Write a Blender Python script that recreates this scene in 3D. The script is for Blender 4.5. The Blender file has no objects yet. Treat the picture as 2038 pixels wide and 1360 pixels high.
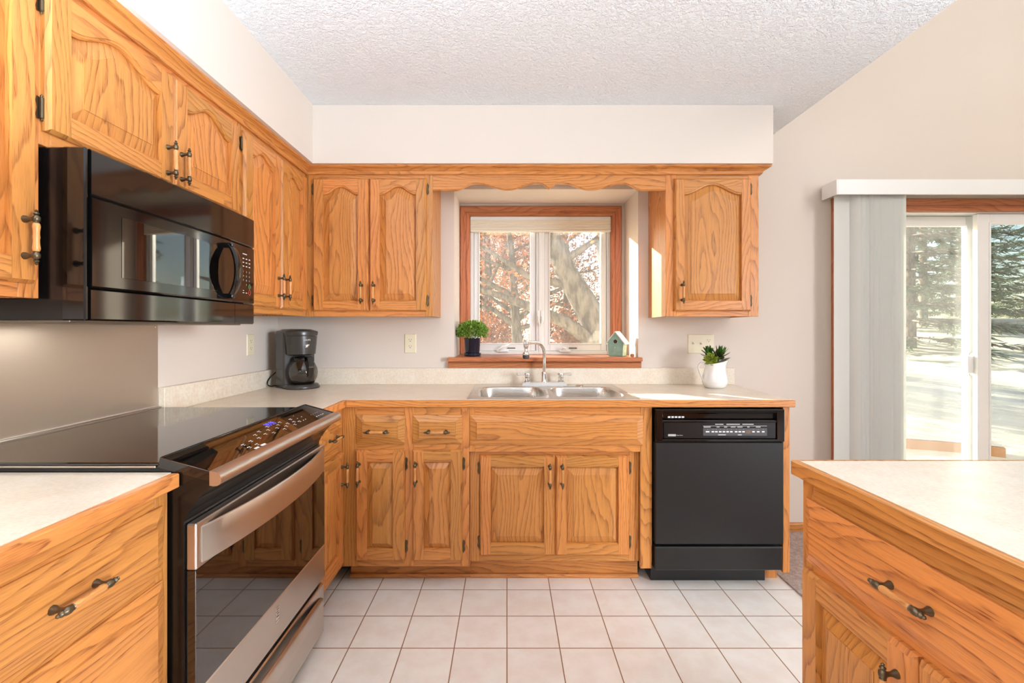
import bpy, bmesh, math, random
from mathutils import Vector, Matrix

# ------------------------------------------------------------------ camera, sky, sun, lamps, exposure
F, CX, CY, H = 920.0, 1009.0, 657.0, 1.21          # focal length and vanishing point in pixels of the 2038 x 1360 frame
scene = bpy.context.scene
COL = scene.collection
cam_d = bpy.data.cameras.new('camera'); cam = bpy.data.objects.new('camera', cam_d); COL.objects.link(cam)
cam.location = (0, 0, H); cam.rotation_euler = (math.pi/2, 0, 0)
cam_d.sensor_width = 36; cam_d.lens = F/2038*36
cam_d.shift_x = (1019-CX)/2038; cam_d.shift_y = (CY-680)/2038
cam_d.clip_start = 0.02
scene.camera = cam
vs = scene.view_settings
vs.view_transform = 'Standard'; vs.look = 'None'; vs.exposure = 0.03; vs.gamma = 1.0; vs.use_curve_mapping = False

world = bpy.data.worlds.new('sky'); scene.world = world; world.use_nodes = True
wn = world.node_tree; bg = wn.nodes['Background']
sky = wn.nodes.new('ShaderNodeTexSky'); sky.sky_type = 'NISHITA'; sky.sun_disc = False
sky.sun_elevation = math.radians(18); sky.sun_rotation = math.radians(-41)
wn.links.new(sky.outputs[0], bg.inputs[0]); bg.inputs[1].default_value = 0.3

sun_d = bpy.data.lights.new('sun', 'SUN'); sun_d.energy = 20; sun_d.angle = math.radians(0.55); sun_d.color = (1, .93, .82)
sun = bpy.data.objects.new('sun', sun_d); COL.objects.link(sun)
sun.rotation_euler = Vector((0.87, -1.0, -0.425)).to_track_quat('-Z', 'Y').to_euler()
sun.location = (-6, 10, 6)

def lamp(name, loc, target, sx, sy, power, col=(1, 1, 1)):
    d = bpy.data.lights.new(name, 'AREA'); d.shape = 'RECTANGLE'; d.size = sx; d.size_y = sy; d.energy = power; d.color = col
    o = bpy.data.objects.new(name, d); COL.objects.link(o); o.location = loc
    o.rotation_euler = (Vector(target)-Vector(loc)).to_track_quat('-Z', 'Y').to_euler()
    return o
lamp('bounced_flash', (-.75, .35, 1.45), (-.75, .20, 2.38), 0.6, 0.6, 46, (.81, .955, 1.13))
lamp('bounced_flash', (1.75, .35, 1.50), (1.70, .20, 2.38), 0.6, 0.6, 38, (.81, .955, 1.13))
lamp('added_overhead_fill', (-1.0, -1.0, 2.33), (0.2, 1.3, 0.0), 0.9, 0.7, 34, (.86, .965, 1.10))  # added fill from above, no fixture there; lifts floor and counters
lamp('added_left_wall_fill', (5.0, -2.0, 1.4), (-1.37, 1.95, 0.4), 2.0, 1.7, 80, (.88, .965, 1.08)).data.spread = math.radians(65)  # added narrow fill brightening the left wall; the right wall has no window
lamp('added_upper_wall_fill', (3.6, -.2, 3.3), (3.0, 2.2, 2.9), 1.0, 1.0, 38, (.98, .96, .93))  # added fill for the tall wall over the sliding door, no real fixture
lamp('cooktop_lamp', (-1.10, 1.43, 1.222), (-1.10, 1.44, 0), 0.24, 0.10, 1.5, (1, .96, .87))

# ------------------------------------------------------------------ helpers
rng = random.Random(7)
WL = {}                                             # world place of every object's origin
IDENT = Matrix.Identity(4)

def frame(origin, facing):
    """local a = left to right for someone looking at the face, b = up, c = out of the face"""
    C = {'back': Vector((0, -1, 0)), 'left': Vector((1, 0, 0)), 'island': Vector((-1, 0, 0))}[facing]
    B = Vector((0, 0, 1)); A = B.cross(C)
    M = Matrix.Identity(4)
    for i in range(3):
        M[i][0] = A[i]; M[i][1] = B[i]; M[i][2] = C[i]; M[i][3] = origin[i]
    return M

def pix(px, py, D):
    return Vector(((px-CX)*D/F, D, H-(py-CY)*D/F))

class MB:
    def __init__(s, T=IDENT):
        s.T = T; s.v = []; s.f = []; s.uv = []; s.mi = []; s.sm = []
    def add(s, pts, faces, mat=0, g=1, smooth=False, seed=None):
        if seed is None: seed = (rng.randrange(60), rng.random()*7)
        pts = [Vector(p) for p in pts]
        base = len(s.v)
        s.v += [tuple(s.T @ p) for p in pts]
        for f in faces:
            q = [pts[i] for i in f]
            n = Vector((0, 0, 0))
            for i in range(len(q)):
                n += (q[i]-q[0]).cross(q[(i+1) % len(q)]-q[0])
            k = max(range(3), key=lambda i: abs(n[i]))
            if k == g: o, al = [i for i in range(3) if i != k]
            else: o, al = 3-k-g, g
            s.f.append([base+i for i in f]); s.mi.append(mat); s.sm.append(smooth)
            s.uv.append([(p[o]+.6*p[k]+10*seed[0]+5, p[al]+seed[1]) for p in q])
    def box(s, x0, x1, y0, y1, z0, z1, c=0.0, mat=0, g=1, seed=None):
        lo, hi = (x0, y0, z0), (x1, y1, z1)
        if c <= 0:
            P = [(hi[0] if i & 1 else lo[0], hi[1] if i & 2 else lo[1], hi[2] if i & 4 else lo[2]) for i in range(8)]
            s.add(P, [(0, 2, 3, 1), (4, 5, 7, 6), (0, 1, 5, 4), (2, 6, 7, 3), (0, 4, 6, 2), (1, 3, 7, 5)], mat, g, seed=seed); return
        P = []; idx = {}
        for i in range(8):
            for ax in range(3):
                p = [0, 0, 0]
                for d in range(3):
                    up = (i >> d) & 1
                    p[d] = (hi[d] if up else lo[d]) + (0 if d == ax else (-c if up else c))
                idx[i, ax] = len(P); P.append(tuple(p))
        fs = []
        for ax in range(3):
            u, w = [d for d in range(3) if d != ax]
            for sg in (0, 1):
                b = sg << ax
                fs.append([idx[b, ax], idx[b | 1 << u, ax], idx[b | 1 << u | 1 << w, ax], idx[b | 1 << w, ax]])
            for su in (0, 1):
                for sw in (0, 1):
                    b = su << u | sw << w
                    fs.append([idx[b, u], idx[b | 1 << ax, u], idx[b | 1 << ax, w], idx[b, w]])
        for i in range(8): fs.append([idx[i, 0], idx[i, 1], idx[i, 2]])
        s.add(P, fs, mat, g, seed=seed)
    def frust(s, a0, a1, b0, b1, c0, cm, c1, il=0, ir=0, ib=0, it=0, g=1, mat=0):
        P = [(a0, b0, c0), (a1, b0, c0), (a1, b1, c0), (a0, b1, c0), (a0, b0, cm), (a1, b0, cm), (a1, b1, cm), (a0, b1, cm),
             (a0+il, b0+ib, c1), (a1-ir, b0+ib, c1), (a1-ir, b1-it, c1), (a0+il, b1-it, c1)]
        fs = [(0, 3, 2, 1), (8, 9, 10, 11)]
        for k in (0, 4):
            for i in range(4): j = (i+1) % 4; fs.append((k+i, k+j, k+4+j, k+4+i))
        s.add(P, fs, mat, g)
    def prism(s, poly, ax, h0, h1, mat=0, g=1, smooth=False):
        """poly in the two axes other than ax (in order), pushed from h0 to h1 along ax"""
        u, w = [d for d in range(3) if d != ax]
        n = len(poly); P = []
        for h in (h0, h1):
            for q in poly:
                p = [0, 0, 0]; p[ax] = h; p[u] = q[0]; p[w] = q[1]; P.append(p)
        fs = [tuple(range(n)), tuple(range(2*n-1, n-1, -1))]
        sd = (rng.randrange(60), rng.random()*7)
        s.add(P, fs, mat, g, seed=sd)
        s.add(P, [(i, (i+1) % n, n+(i+1) % n, n+i) for i in range(n)], mat, g, smooth, seed=sd)
    def loops(s, L, mat=0, smooth=True, close=True, cap0=False, cap1=False, g=1):
        n = len(L[0]); P = [p for l in L for p in l]; fs = []
        m = n if close else n-1
        for i in range(len(L)-1):
            for j in range(m):
                k = (j+1) % n
                fs.append((i*n+j, i*n+k, (i+1)*n+k, (i+1)*n+j))
        sd = (rng.randrange(60), rng.random()*7)
        if cap0: fs.append(tuple(range(n-1, -1, -1)))
        if cap1: fs.append(tuple((len(L)-1)*n+j for j in range(n)))
        s.add(P, fs, mat, g, smooth, seed=sd)
    def lathe(s, prof, o=(0, 0, 0), ax=(0, 0, 1), seg=16, mat=0, smooth=True, g=1, squash=1.0, caps=True):
        o = Vector(o); ax = Vector(ax).normalized()
        u = ax.orthogonal().normalized(); w = ax.cross(u)
        L = []
        for r, h in prof:
            r = max(r, 1e-5)
            L.append([o+ax*h+(u*math.cos(t)+w*math.sin(t)*squash)*r for t in [2*math.pi*k/seg for k in range(seg)]])
        s.loops(L, mat, smooth, True, caps, caps, g)
    def tube(s, path, rad, seg=8, mat=0, smooth=True, g=1):
        path = [Vector(p) for p in path]; n = len(path)
        if not hasattr(rad, '__len__'): rad = [rad]*n
        L = []; u = None
        for i in range(n):
            d = (path[min(i+1, n-1)]-path[max(i-1, 0)]).normalized()
            if u is None: u = d.orthogonal().normalized()
            u = (u-d*u.dot(d)).normalized(); w = d.cross(u)
            L.append([path[i]+(u*math.cos(t)+w*math.sin(t))*rad[i] for t in [2*math.pi*k/seg for k in range(seg)]])
        s.loops(L, mat, smooth, True, True, True, g)
    def build(s, name, mats, parent=None, origin=None, kind=None, label=None, cat=None, group=None, fixn=True):
        me = bpy.data.meshes.new(name)
        if origin is None:
            lo = [min(p[i] for p in s.v) for i in range(3)]; hi = [max(p[i] for p in s.v) for i in range(3)]
            origin = ((lo[0]+hi[0])/2, (lo[1]+hi[1])/2, lo[2])
        origin = Vector(origin)
        me.from_pydata([Vector(p)-origin for p in s.v], [], s.f)
        if not isinstance(mats, (list, tuple)): mats = [mats]
        for m in mats: me.materials.append(m)
        me.polygons.foreach_set('material_index', s.mi)
        me.polygons.foreach_set('use_smooth', s.sm)
        uvl = me.uv_layers.new(name='grain')
        uvl.data.foreach_set('uv', [c for q in s.uv for p in q for c in p])
        if fixn:
            bm = bmesh.new(); bm.from_mesh(me); bmesh.ops.recalc_face_normals(bm, faces=bm.faces); bm.to_mesh(me); bm.free()
        if any(s.sm): me.set_sharp_from_angle(angle=math.radians(42))
        o = bpy.data.objects.new(name, me); COL.objects.link(o)
        if parent is not None:
            o.parent = parent; o.location = origin-WL[parent]
        else: o.location = origin
        WL[o] = origin
        tag(o, label, cat, group, kind)
        return o

def tag(o, label=None, cat=None, group=None, kind=None):
    if label: o['label'] = label
    if cat: o['category'] = cat
    if group: o['group'] = group
    if kind: o['kind'] = kind
    return o

def thing(name, label, cat, loc, group=None):
    o = bpy.data.objects.new(name, None); COL.objects.link(o); o.location = loc; o.empty_display_size = .05
    WL[o] = Vector(loc)
    return tag(o, label, cat, group)

def lettering(lines, T, mat, parent, name='lettering', depth=0.0004):
    """lines: (text, a, b, size); a, b is the middle of each line on the face T"""
    mb = MB(T)
    for body, a, b, size in lines:
        cu = bpy.data.curves.new('tmp', 'FONT'); cu.body = body; cu.size = size; cu.align_x = 'CENTER'; cu.align_y = 'CENTER'; cu.resolution_u = 2
        ob = bpy.data.objects.new('tmp', cu); COL.objects.link(ob)
        bpy.context.view_layer.update()
        me = ob.to_mesh()
        mb.add([(v.co.x+a, v.co.y+b, depth) for v in me.vertices], [tuple(p.vertices) for p in me.polygons])
        ob.to_mesh_clear(); bpy.data.objects.remove(ob); bpy.data.curves.remove(cu)
    return mb.build(name, mat, parent, fixn=False)

# ------------------------------------------------------------------ materials
def srgb(r, g, b):
    return tuple(((c/255)/12.92 if c/255 <= .04045 else ((c/255+.055)/1.055)**2.4) for c in (r, g, b)) + (1,)

class NT:
    def __init__(s, name):
        s.m = bpy.data.materials.new(name); s.m.use_nodes = True; s.t = s.m.node_tree
        s.p = s.t.nodes['Principled BSDF']; s.out = s.t.nodes['Material Output']
    def n(s, typ, ins=None, **kw):
        nd = s.t.nodes.new('ShaderNode'+typ)
        for k, v in kw.items(): setattr(nd, k, v)
        for k, v in (ins or {}).items():
            if isinstance(v, bpy.types.NodeSocket): s.t.links.new(v, nd.inputs[k])
            else: nd.inputs[k].default_value = v
        return nd
    def math(s, op, a, b=0.0, c=None):
        ins = {0: a, 1: b}
        if c is not None: ins[2] = c
        return s.n('Math', ins, operation=op).outputs[0]
    def mix(s, f, a, b):
        nd = s.n('Mix', data_type='RGBA')
        for k, v in ((0, f), (6, a), (7, b)):
            if isinstance(v, bpy.types.NodeSocket): s.t.links.new(v, nd.inputs[k])
            else: nd.inputs[k].default_value = v
        return nd.outputs[2]
    def noise(s, vec, scale, detail=2.0, rough=.5):
        return s.n('TexNoise', {'Vector': vec, 'Scale': scale, 'Detail': detail, 'Roughness': rough}).outputs[0]
    def ramp(s, f, a, b):
        return s.n('MapRange', {0: f, 1: a, 2: b, 3: 0.0, 4: 1.0}, interpolation_type='SMOOTHSTEP').outputs[0]
    def vec(s, x, y, z=0.0):
        return s.n('CombineXYZ', {0: x, 1: y, 2: z}).outputs[0]
    def pos(s):
        return s.n('NewGeometry').outputs['Position']
    def set(s, **kw):
        for k, v in kw.items():
            k = k.replace('_', ' ')
            if isinstance(v, bpy.types.NodeSocket): s.t.links.new(v, s.p.inputs[k])
            else: s.p.inputs[k].default_value = v
        return s
    def bump(s, h, strength=.3, dist=.002):
        b = s.n('Bump', {'Strength': strength, 'Distance': dist, 'Height': h})
        s.t.links.new(b.outputs[0], s.p.inputs['Normal'])

def plain(name, col, rough=.5, metal=0.0, **kw):
    m = NT(name); m.set(Base_Color=col, Roughness=rough, Metallic=metal, **kw); return m.m

def oak(name, light, dark, rough=.34, freq=46.0, contrast=.72):
    m = NT(name)
    uv = m.n('UVMap', uv_map='grain').outputs[0]
    sp = m.n('SeparateXYZ', {0: uv}); u, v = sp.outputs[0], sp.outputs[1]
    piece = m.math('FLOOR', m.math('DIVIDE', u, 10.0))
    z = m.math('MULTIPLY', piece, 3.37)
    ul = m.math('SUBTRACT', u, m.math('MULTIPLY', piece, 10.0))
    n1 = m.noise(m.vec(m.math('MULTIPLY', ul, 5.5), m.math('MULTIPLY', v, 1.1), z), 1.0, 1.5)
    n2 = m.noise(m.vec(m.math('MULTIPLY', ul, 40), m.math('MULTIPLY', v, 9), z), 1.0, 2.0)
    ph = m.math('ADD', m.math('ADD', m.math('MULTIPLY', ul, freq), m.math('MULTIPLY', n1, 17.0)), m.math('MULTIPLY', n2, .75))
    fr = m.math('FRACT', ph)
    ring = m.math('MULTIPLY', m.math('POWER', fr, 3.2), m.math('SUBTRACT', 1.0, m.ramp(fr, .90, 1.0)))
    pore = m.ramp(m.noise(m.vec(m.math('MULTIPLY', ul, 620), m.math('MULTIPLY', v, 24), z), 1.0, 2.0), .44, .74)
    fine = m.noise(m.vec(m.math('MULTIPLY', ul, 90), m.math('MULTIPLY', v, 3), z), 1.0, 3.0)
    f = m.math('MULTIPLY', m.math('ADD', m.math('MULTIPLY', ring, m.math('MULTIPLY_ADD', pore, .8, .78)),
                                  m.math('MULTIPLY', pore, .28)), contrast)
    f = m.math('ADD', f, m.math('MULTIPLY_ADD', fine, .5, -.22))
    f = m.n('Clamp', {0: f}).outputs[0]
    c = m.mix(f, light, dark)
    wn_ = m.n('TexWhiteNoise', {'W': piece}, noise_dimensions='1D').outputs[0]
    val = m.math('MULTIPLY_ADD', wn_, .24, .88)
    hsv = m.n('HueSaturation', {'Hue': m.math('MULTIPLY_ADD', wn_, -.010, .501), 'Value': val, 'Color': c})
    m.set(Base_Color=hsv.outputs[0], Roughness=m.math('MULTIPLY_ADD', f, .18, rough))
    m.bump(m.math('SUBTRACT', 1.0, f), .12, .0008)
    return m.m

OAK = oak('honey_oak', srgb(214, 145, 72), srgb(124, 65, 22))
OAKT = oak('red_oak_trim', srgb(196, 126, 78), srgb(126, 66, 34))
OAKH = oak('light_oak_grip', srgb(218, 156, 88), srgb(170, 102, 48), .3)

def paint(name, col, bump=.05, scale=220):
    m = NT(name); m.set(Base_Color=col, Roughness=.75)
    m.bump(m.noise(m.pos(), scale, 2), bump, .002); return m.m
WALL = paint('greige_wall_paint', srgb(224, 212, 199))
def popcorn():
    m = NT('popcorn_ceiling'); p = m.pos()
    n = m.noise(p, 75, 3, .65); n2 = m.noise(p, 160, 2)
    h = m.math('ADD', m.ramp(n, .38, .66), m.math('MULTIPLY', n2, .4))
    m.set(Base_Color=srgb(247, 249, 250), Roughness=.9); m.bump(h, .8, .005); return m.m
CEIL = popcorn()
def tiles():
    m = NT('beige_floor_tile'); p = m.pos(); sp = m.n('SeparateXYZ', {0: p}); x, y = sp.outputs[0], sp.outputs[1]
    tx = m.math('DIVIDE', x, .2006); ty = m.math('DIVIDE', m.math('SUBTRACT', y, 2.153), .198)
    ex = m.math('ABSOLUTE', m.math('SUBTRACT', m.math('FRACT', m.math('ADD', tx, .5)), .5))
    ey = m.math('ABSOLUTE', m.math('SUBTRACT', m.math('FRACT', m.math('ADD', ty, .5)), .5))
    d = m.math('MINIMUM', ex, ey)
    joint = m.math('SUBTRACT', 1.0, m.ramp(d, .007, .012))
    cell = m.vec(m.math('FLOOR', tx), m.math('FLOOR', ty), 0.0)
    wn_ = m.n('TexWhiteNoise', {'Vector': cell}, noise_dimensions='3D').outputs[0]
    mott = m.noise(m.n('VectorMath', {0: p, 1: m.n('VectorMath', {0: cell, 'Scale': 7.3}, operation='SCALE').outputs[0]}, operation='ADD').outputs[0], 9, 4, .6)
    c = m.mix(m.ramp(mott, .3, .72), srgb(251, 245, 236), srgb(244, 232, 220))
    hs = m.n('HueSaturation', {'Value': m.math('MULTIPLY_ADD', wn_, .06, .97), 'Color': c}).outputs[0]
    m.set(Base_Color=m.mix(joint, hs, srgb(150, 106, 72)), Roughness=m.math('MULTIPLY_ADD', joint, .5, .32))
    m.bump(m.math('ADD', m.ramp(d, .006, .02), m.math('MULTIPLY', mott, .12)), .35, .003); return m.m
TILE = tiles()
def carpet_m():
    m = NT('carpet_pile'); p = m.pos(); n = m.noise(p, 55, 4, .7); n2 = m.noise(p, 260, 2)
    m.set(Base_Color=m.mix(m.ramp(n, .35, .65), srgb(226, 206, 194), srgb(196, 170, 156)), Roughness=.95)
    m.bump(m.math('ADD', n, m.math('MULTIPLY', n2, .6)), 1, .02); return m.m
CARPET = carpet_m()
def laminate():
    m = NT('beige_laminate'); p = m.pos(); sp = m.n('SeparateXYZ', {0: p}); x, y, z = sp.outputs
    a = m.noise(m.vec(m.math('MULTIPLY', x, 420), m.math('MULTIPLY', y, 70), m.math('MULTIPLY', z, 70)), 1, 2)
    b = m.noise(m.vec(m.math('MULTIPLY', x, 70), m.math('MULTIPLY', y, 420), m.math('MULTIPLY', z, 420)), 1, 2)
    f = m.math('ADD', m.math('MULTIPLY', m.math('ADD', a, b), .5), m.math('MULTIPLY_ADD', m.noise(p, 14, 2), .3, -.15))
    m.set(Base_Color=m.mix(m.ramp(f, .34, .68), srgb(240, 230, 212), srgb(226, 208, 184)), Roughness=.3); return m.m
LAM = laminate()
def brushed(name, col, rough=.3, ax=1, bump=.04):
    m = NT(name); p = m.pos(); sp = m.n('SeparateXYZ', {0: p})
    k = [350.0, 350.0, 350.0]; k[ax] = 3.0
    n = m.noise(m.vec(*[m.math('MULTIPLY', sp.outputs[i], k[i]) for i in range(3)]), 1, 2)
    m.set(Base_Color=col, Metallic=1.0, Roughness=m.math('MULTIPLY_ADD', n, .16, rough-.06)); m.bump(n, bump, .0006); return m.m
STEEL = brushed('brushed_steel', srgb(205, 198, 190), .3, 1)
STEELZ = brushed('steel_sheet', srgb(196, 186, 174), .36, 1, .03)
SINKM = brushed('sink_steel', srgb(210, 205, 198), .27, 0, .03)
CHROME = plain('chrome', srgb(225, 224, 222), .07, 1.0)
BRONZE = plain('aged_bronze', srgb(104, 92, 72), .36, .85)
BLACKG = plain('black_gloss', srgb(12, 11, 11), .08, 0, IOR=1.7)
BLACKS = plain('black_enamel', srgb(17, 15, 14), .22)
def dw_m():
    m = NT('dishwasher_black'); n = m.noise(m.pos(), 420, 2)
    m.set(Base_Color=srgb(24, 22, 20), Roughness=.4); m.bump(n, .12, .0006); return m.m
BLACKM = dw_m()
DGLASS = plain('dark_glass', srgb(10, 8, 7), .025, 0, IOR=2.0)
def cooktop_m():
    m = NT('ceramic_glass'); p = m.pos()
    m.set(Base_Color=srgb(20, 18, 17), Roughness=.05, IOR=1.9); return m.m
COOK = cooktop_m()
GREYP = plain('grey_panel', srgb(78, 76, 78), .4)
WHITEP = plain('white_print', srgb(232, 230, 226), .5)
REDP = plain('red_print', srgb(200, 50, 40), .5)
GREENP = plain('green_print', srgb(90, 150, 90), .5)
CREAMP = plain('cream_plastic', srgb(236, 226, 196), .35)
HOLE = plain('socket_slot', srgb(48, 34, 22), .6)
VINYL = plain('white_vinyl', srgb(240, 240, 236), .35)
SHADEF = plain('cream_shade_fabric', srgb(240, 232, 214), .8)
CERAM = plain('white_ceramic', srgb(246, 244, 240), .1, IOR=1.6)
NAVY = plain('navy_glaze', srgb(16, 30, 48), .08, IOR=1.6)
RUBBER = plain('dark_rubber', srgb(60, 58, 58), .5)
COFFEEP = plain('charcoal_plastic', srgb(60, 57, 53), .26)
SOILM = plain('potting_soil', srgb(60, 44, 32), .9)
ACRYL = plain('clear_acrylic', srgb(240, 236, 228), .05, 0, Transmission_Weight=.6, IOR=1.45)
def led():
    m = NT('blue_display'); m.set(Base_Color=srgb(20, 20, 60), Emission_Color=(.12, .12, 1, 1), Emission_Strength=2.2); return m.m
LED = led()
def schlick(m, f0):
    g = m.n('NewGeometry'); c = m.math('ABSOLUTE', m.n('VectorMath', {0: g.outputs['Normal'], 1: g.outputs['Incoming']}, operation='DOT_PRODUCT').outputs['Value'])
    return m.math('MULTIPLY_ADD', m.math('POWER', m.math('SUBTRACT', 1.0, c), 5.0), 1-f0, f0)
def pane(name, haze, tint):
    m = NT(name); t = m.t
    tr = m.n('BsdfTransparent', {'Color': tint}); gl = m.n('BsdfGlossy', {'Roughness': 0.0})
    mx = m.n('MixShader', {0: schlick(m, .04), 1: tr.outputs[0], 2: gl.outputs[0]})
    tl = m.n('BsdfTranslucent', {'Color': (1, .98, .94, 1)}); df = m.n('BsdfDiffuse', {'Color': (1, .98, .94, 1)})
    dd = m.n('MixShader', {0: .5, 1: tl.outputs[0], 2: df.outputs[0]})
    sm = m.math('MULTIPLY', m.math('MULTIPLY_ADD', m.noise(m.pos(), 3.5, 3), 1.4, .3), haze)  # washed-out haze on the glass, put into the material as a pale diffuse veil
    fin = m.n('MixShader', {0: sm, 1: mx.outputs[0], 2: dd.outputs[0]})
    t.links.new(fin.outputs[0], m.out.inputs[0]); t.nodes.remove(m.p); return m.m
PANE = pane('hazy_window_pane', .036, (.97, .985, .97, 1))
PANE2 = pane('hazy_door_pane', .055, (.96, .98, .96, 1))
PANE3 = pane('faint_haze_door_pane', .015, (.96, .98, .96, 1))
def carafe_m():
    m = NT('carafe_glass')
    tr = m.n('BsdfTransparent', {'Color': (.55, .5, .45, 1)}); gl = m.n('BsdfGlossy', {'Roughness': 0.02})
    mx = m.n('MixShader', {0: schlick(m, .1), 1: tr.outputs[0], 2: gl.outputs[0]})
    m.t.links.new(mx.outputs[0], m.out.inputs[0]); m.t.nodes.remove(m.p); return m.m
CARAFE = carafe_m()
def vane_m():
    m = NT('vertical_vane'); 
    m.set(Base_Color=srgb(250, 250, 247), Roughness=.5)
    tl = m.n('BsdfTranslucent', {'Color': srgb(238, 240, 232)}); mx = m.n('MixShader', {0: .45, 1: m.p.outputs[0], 2: tl.outputs[0]})
    m.t.links.new(mx.outputs[0], m.out.inputs[0]); return m.m
VANE = vane_m()
def leaf(name, a, b, trans=.35, rough=.5):
    m = NT(name); r = m.n('NewGeometry').outputs['Random Per Island']
    c = m.mix(r, a, b)
    m.set(Base_Color=c, Roughness=rough)
    tl = m.n('BsdfTranslucent', {'Color': c}); mx = m.n('MixShader', {0: trans, 1: m.p.outputs[0], 2: tl.outputs[0]})
    m.t.links.new(mx.outputs[0], m.out.inputs[0]); return m.m
LEAFP = leaf('shrub_leaf', srgb(70, 120, 28), srgb(170, 205, 90))
SUCD = leaf('dark_succulent', srgb(36, 84, 26), srgb(78, 128, 40), .12, .35)
SUCL = leaf('pale_succulent', srgb(140, 160, 50), srgb(180, 190, 84), .15, .4)
SUCR = leaf('maroon_green_succulent', srgb(70, 62, 34), srgb(54, 92, 34), .12, .35)
AUTUMN = leaf('russet_leaves', srgb(132, 66, 38), srgb(196, 128, 76), .42)
AUTUMN2 = leaf('tan_leaves', srgb(150, 104, 84), srgb(204, 160, 126), .45)
NEEDLE = leaf('spruce_needles', srgb(44, 74, 56), srgb(104, 128, 92), .25)
def bark_m(name, a, b):
    m = NT(name); sp = m.n('SeparateXYZ', {0: m.pos()})
    n = m.noise(m.vec(m.math('MULTIPLY', sp.outputs[0], 14), m.math('MULTIPLY', sp.outputs[1], 14), m.math('MULTIPLY', sp.outputs[2], 4)), 1, 4, .65)
    m.set(Base_Color=m.mix(m.ramp(n, .35, .65), a, b), Roughness=.9); m.bump(n, .8, .03); return m.m
BARK = bark_m('grey_bark', srgb(80, 70, 60), srgb(138, 126, 112))
def lawn_m():
    m = NT('dry_lawn'); p = m.pos(); n = m.noise(p, 1.6, 4, .6); n2 = m.noise(p, 26, 3, .7)
    c = m.mix(m.ramp(n, .3, .7), srgb(250, 240, 218), srgb(240, 230, 200))
    m.set(Base_Color=m.mix(m.math('MULTIPLY', n2, .5), c, srgb(228, 214, 176)), Roughness=.95); m.bump(n2, .8, .02); return m.m
LAWN = lawn_m()
def stone_m():
    m = NT('pale_stone'); n = m.noise(m.pos(), 22, 4, .7)
    m.set(Base_Color=m.mix(n, srgb(196, 188, 176), srgb(226, 220, 208)), Roughness=.9); m.bump(n, .6, .01); return m.m
STONE = stone_m()
SAGE = None
def weathered(name, a, b, scale):
    m = NT(name); n = m.noise(m.pos(), scale, 4, .65)
    m.set(Base_Color=m.mix(m.ramp(n, .4, .62), a, b), Roughness=.6); return m.m
SAGE = weathered('sage_paint', srgb(128, 164, 146), srgb(140, 174, 156), 30)
SAGEW = weathered('worn_pale_green_paint', srgb(206, 214, 172), srgb(160, 186, 158), 40)
WHITEW = weathered('chalky_white_paint', srgb(240, 238, 228), srgb(222, 220, 208), 30)
EDGEW = plain('timber_edging', srgb(176, 124, 74), .8)
SIDING = plain('pale_siding', srgb(222, 226, 222), .7)

# ------------------------------------------------------------------ room shell
YW, YR = 2.768, 3.09                               # kitchen back wall, back of the window bump-out
XL = -1.372                                        # left wall
ZC = 2.38                                          # kitchen ceiling
XE = 1.595                                         # edge of the kitchen ceiling, the dining room is taller
XR, YB, ZD = 5.2, -3.2, 3.75

def struct(name, mb, mat, **kw): return mb.build(name, mat, kind='structure', **kw)

m = MB(); m.box(XL-.1, 1.335, YB, YW, -.06, 0); struct('floor', m, TILE)
m = MB(); m.box(1.335, XR, YB, 2.86, -.06, .008); struct('carpet_floor', m, CARPET)
m = MB(); m.box(XL-.1, XE, YB, YW+.1, ZC, ZC+.1); struct('ceiling', m, CEIL)
m = MB(); m.box(XE-.1, XR+.1, YB, YW+.12, ZD, ZD+.1); struct('ceiling', m, CEIL)
m = MB(); m.box(XE-.08, XE, YB, YW, ZC+.1, ZD); struct('wall_upper', m, WALL)
m = MB(); m.box(XL-.1, XL, YB, YW+.12, 0, ZC); struct('wall_left', m, WALL)
m = MB(); m.box(XR, XR+.1, YB, YW+.12, 0, ZD); struct('wall_right', m, WALL)
m = MB(); m.box(XL-.1, XR, YB-.1, YB, 0, ZD); struct('wall_rear', m, WALL)

RX0, RX1, RZ0, RZ1 = -.316, .785, 1.022, 2.053     # window bump-out
WX0, WX1, WZ0, WZ1 = -.2485, .6986, 1.049, 1.972   # window opening in its back
DX0, DX1, DZ1 = 2.005, 3.86, 1.94                  # sliding door opening
m = MB(); T = YW+.12
m.box(XL, RX0, YW, T, 0, ZC); m.box(RX0, RX1, YW, T, 0, RZ0); m.box(RX0, RX1, YW, T, RZ1, ZC)
m.box(RX1, DX0, YW, T, 0, ZC); m.box(XL, DX1, YW, T, ZC, ZD); m.box(DX0, DX1, YW, T, DZ1, ZC); m.box(DX1, XR, YW, T, 0, ZD)
# bump-out jacket and the wall around the window in it
m.box(RX0-.1, RX0, T, YR+.1, RZ0-.1, RZ1+.1); m.box(RX1, RX1+.1, T, YR+.1, RZ0-.1, RZ1+.1)
m.box(RX0, RX1, T, YR+.1, RZ1, RZ1+.1); m.box(RX0, RX1, T, YR+.1, RZ0-.1, RZ0)
m.box(RX0, WX0, YR, YR+.1, RZ0, RZ1); m.box(WX1, RX1, YR, YR+.1, RZ0, RZ1); m.box(WX0, WX1, YR, YR+.1, WZ1, RZ1); m.box(WX0, WX1, YR, YR+.1, RZ0, WZ0-.012)
struct('wall_back', m, WALL)
m = MB()
m.box(XL, -1.0096, YB+1.2, YW, 2.077, ZC); m.box(-1.0096, 1.384, 2.403, YW, 2.077, ZC)
struct('wall_soffit', m, WALL)
m = MB(); m.prism([(YW, .008), (YW-.014, .008), (YW-.014, .048), (YW-.008, .058), (YW, .058)], 0, 1.32, 1.93, g=0); struct('baseboard_back', m, OAK)

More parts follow.
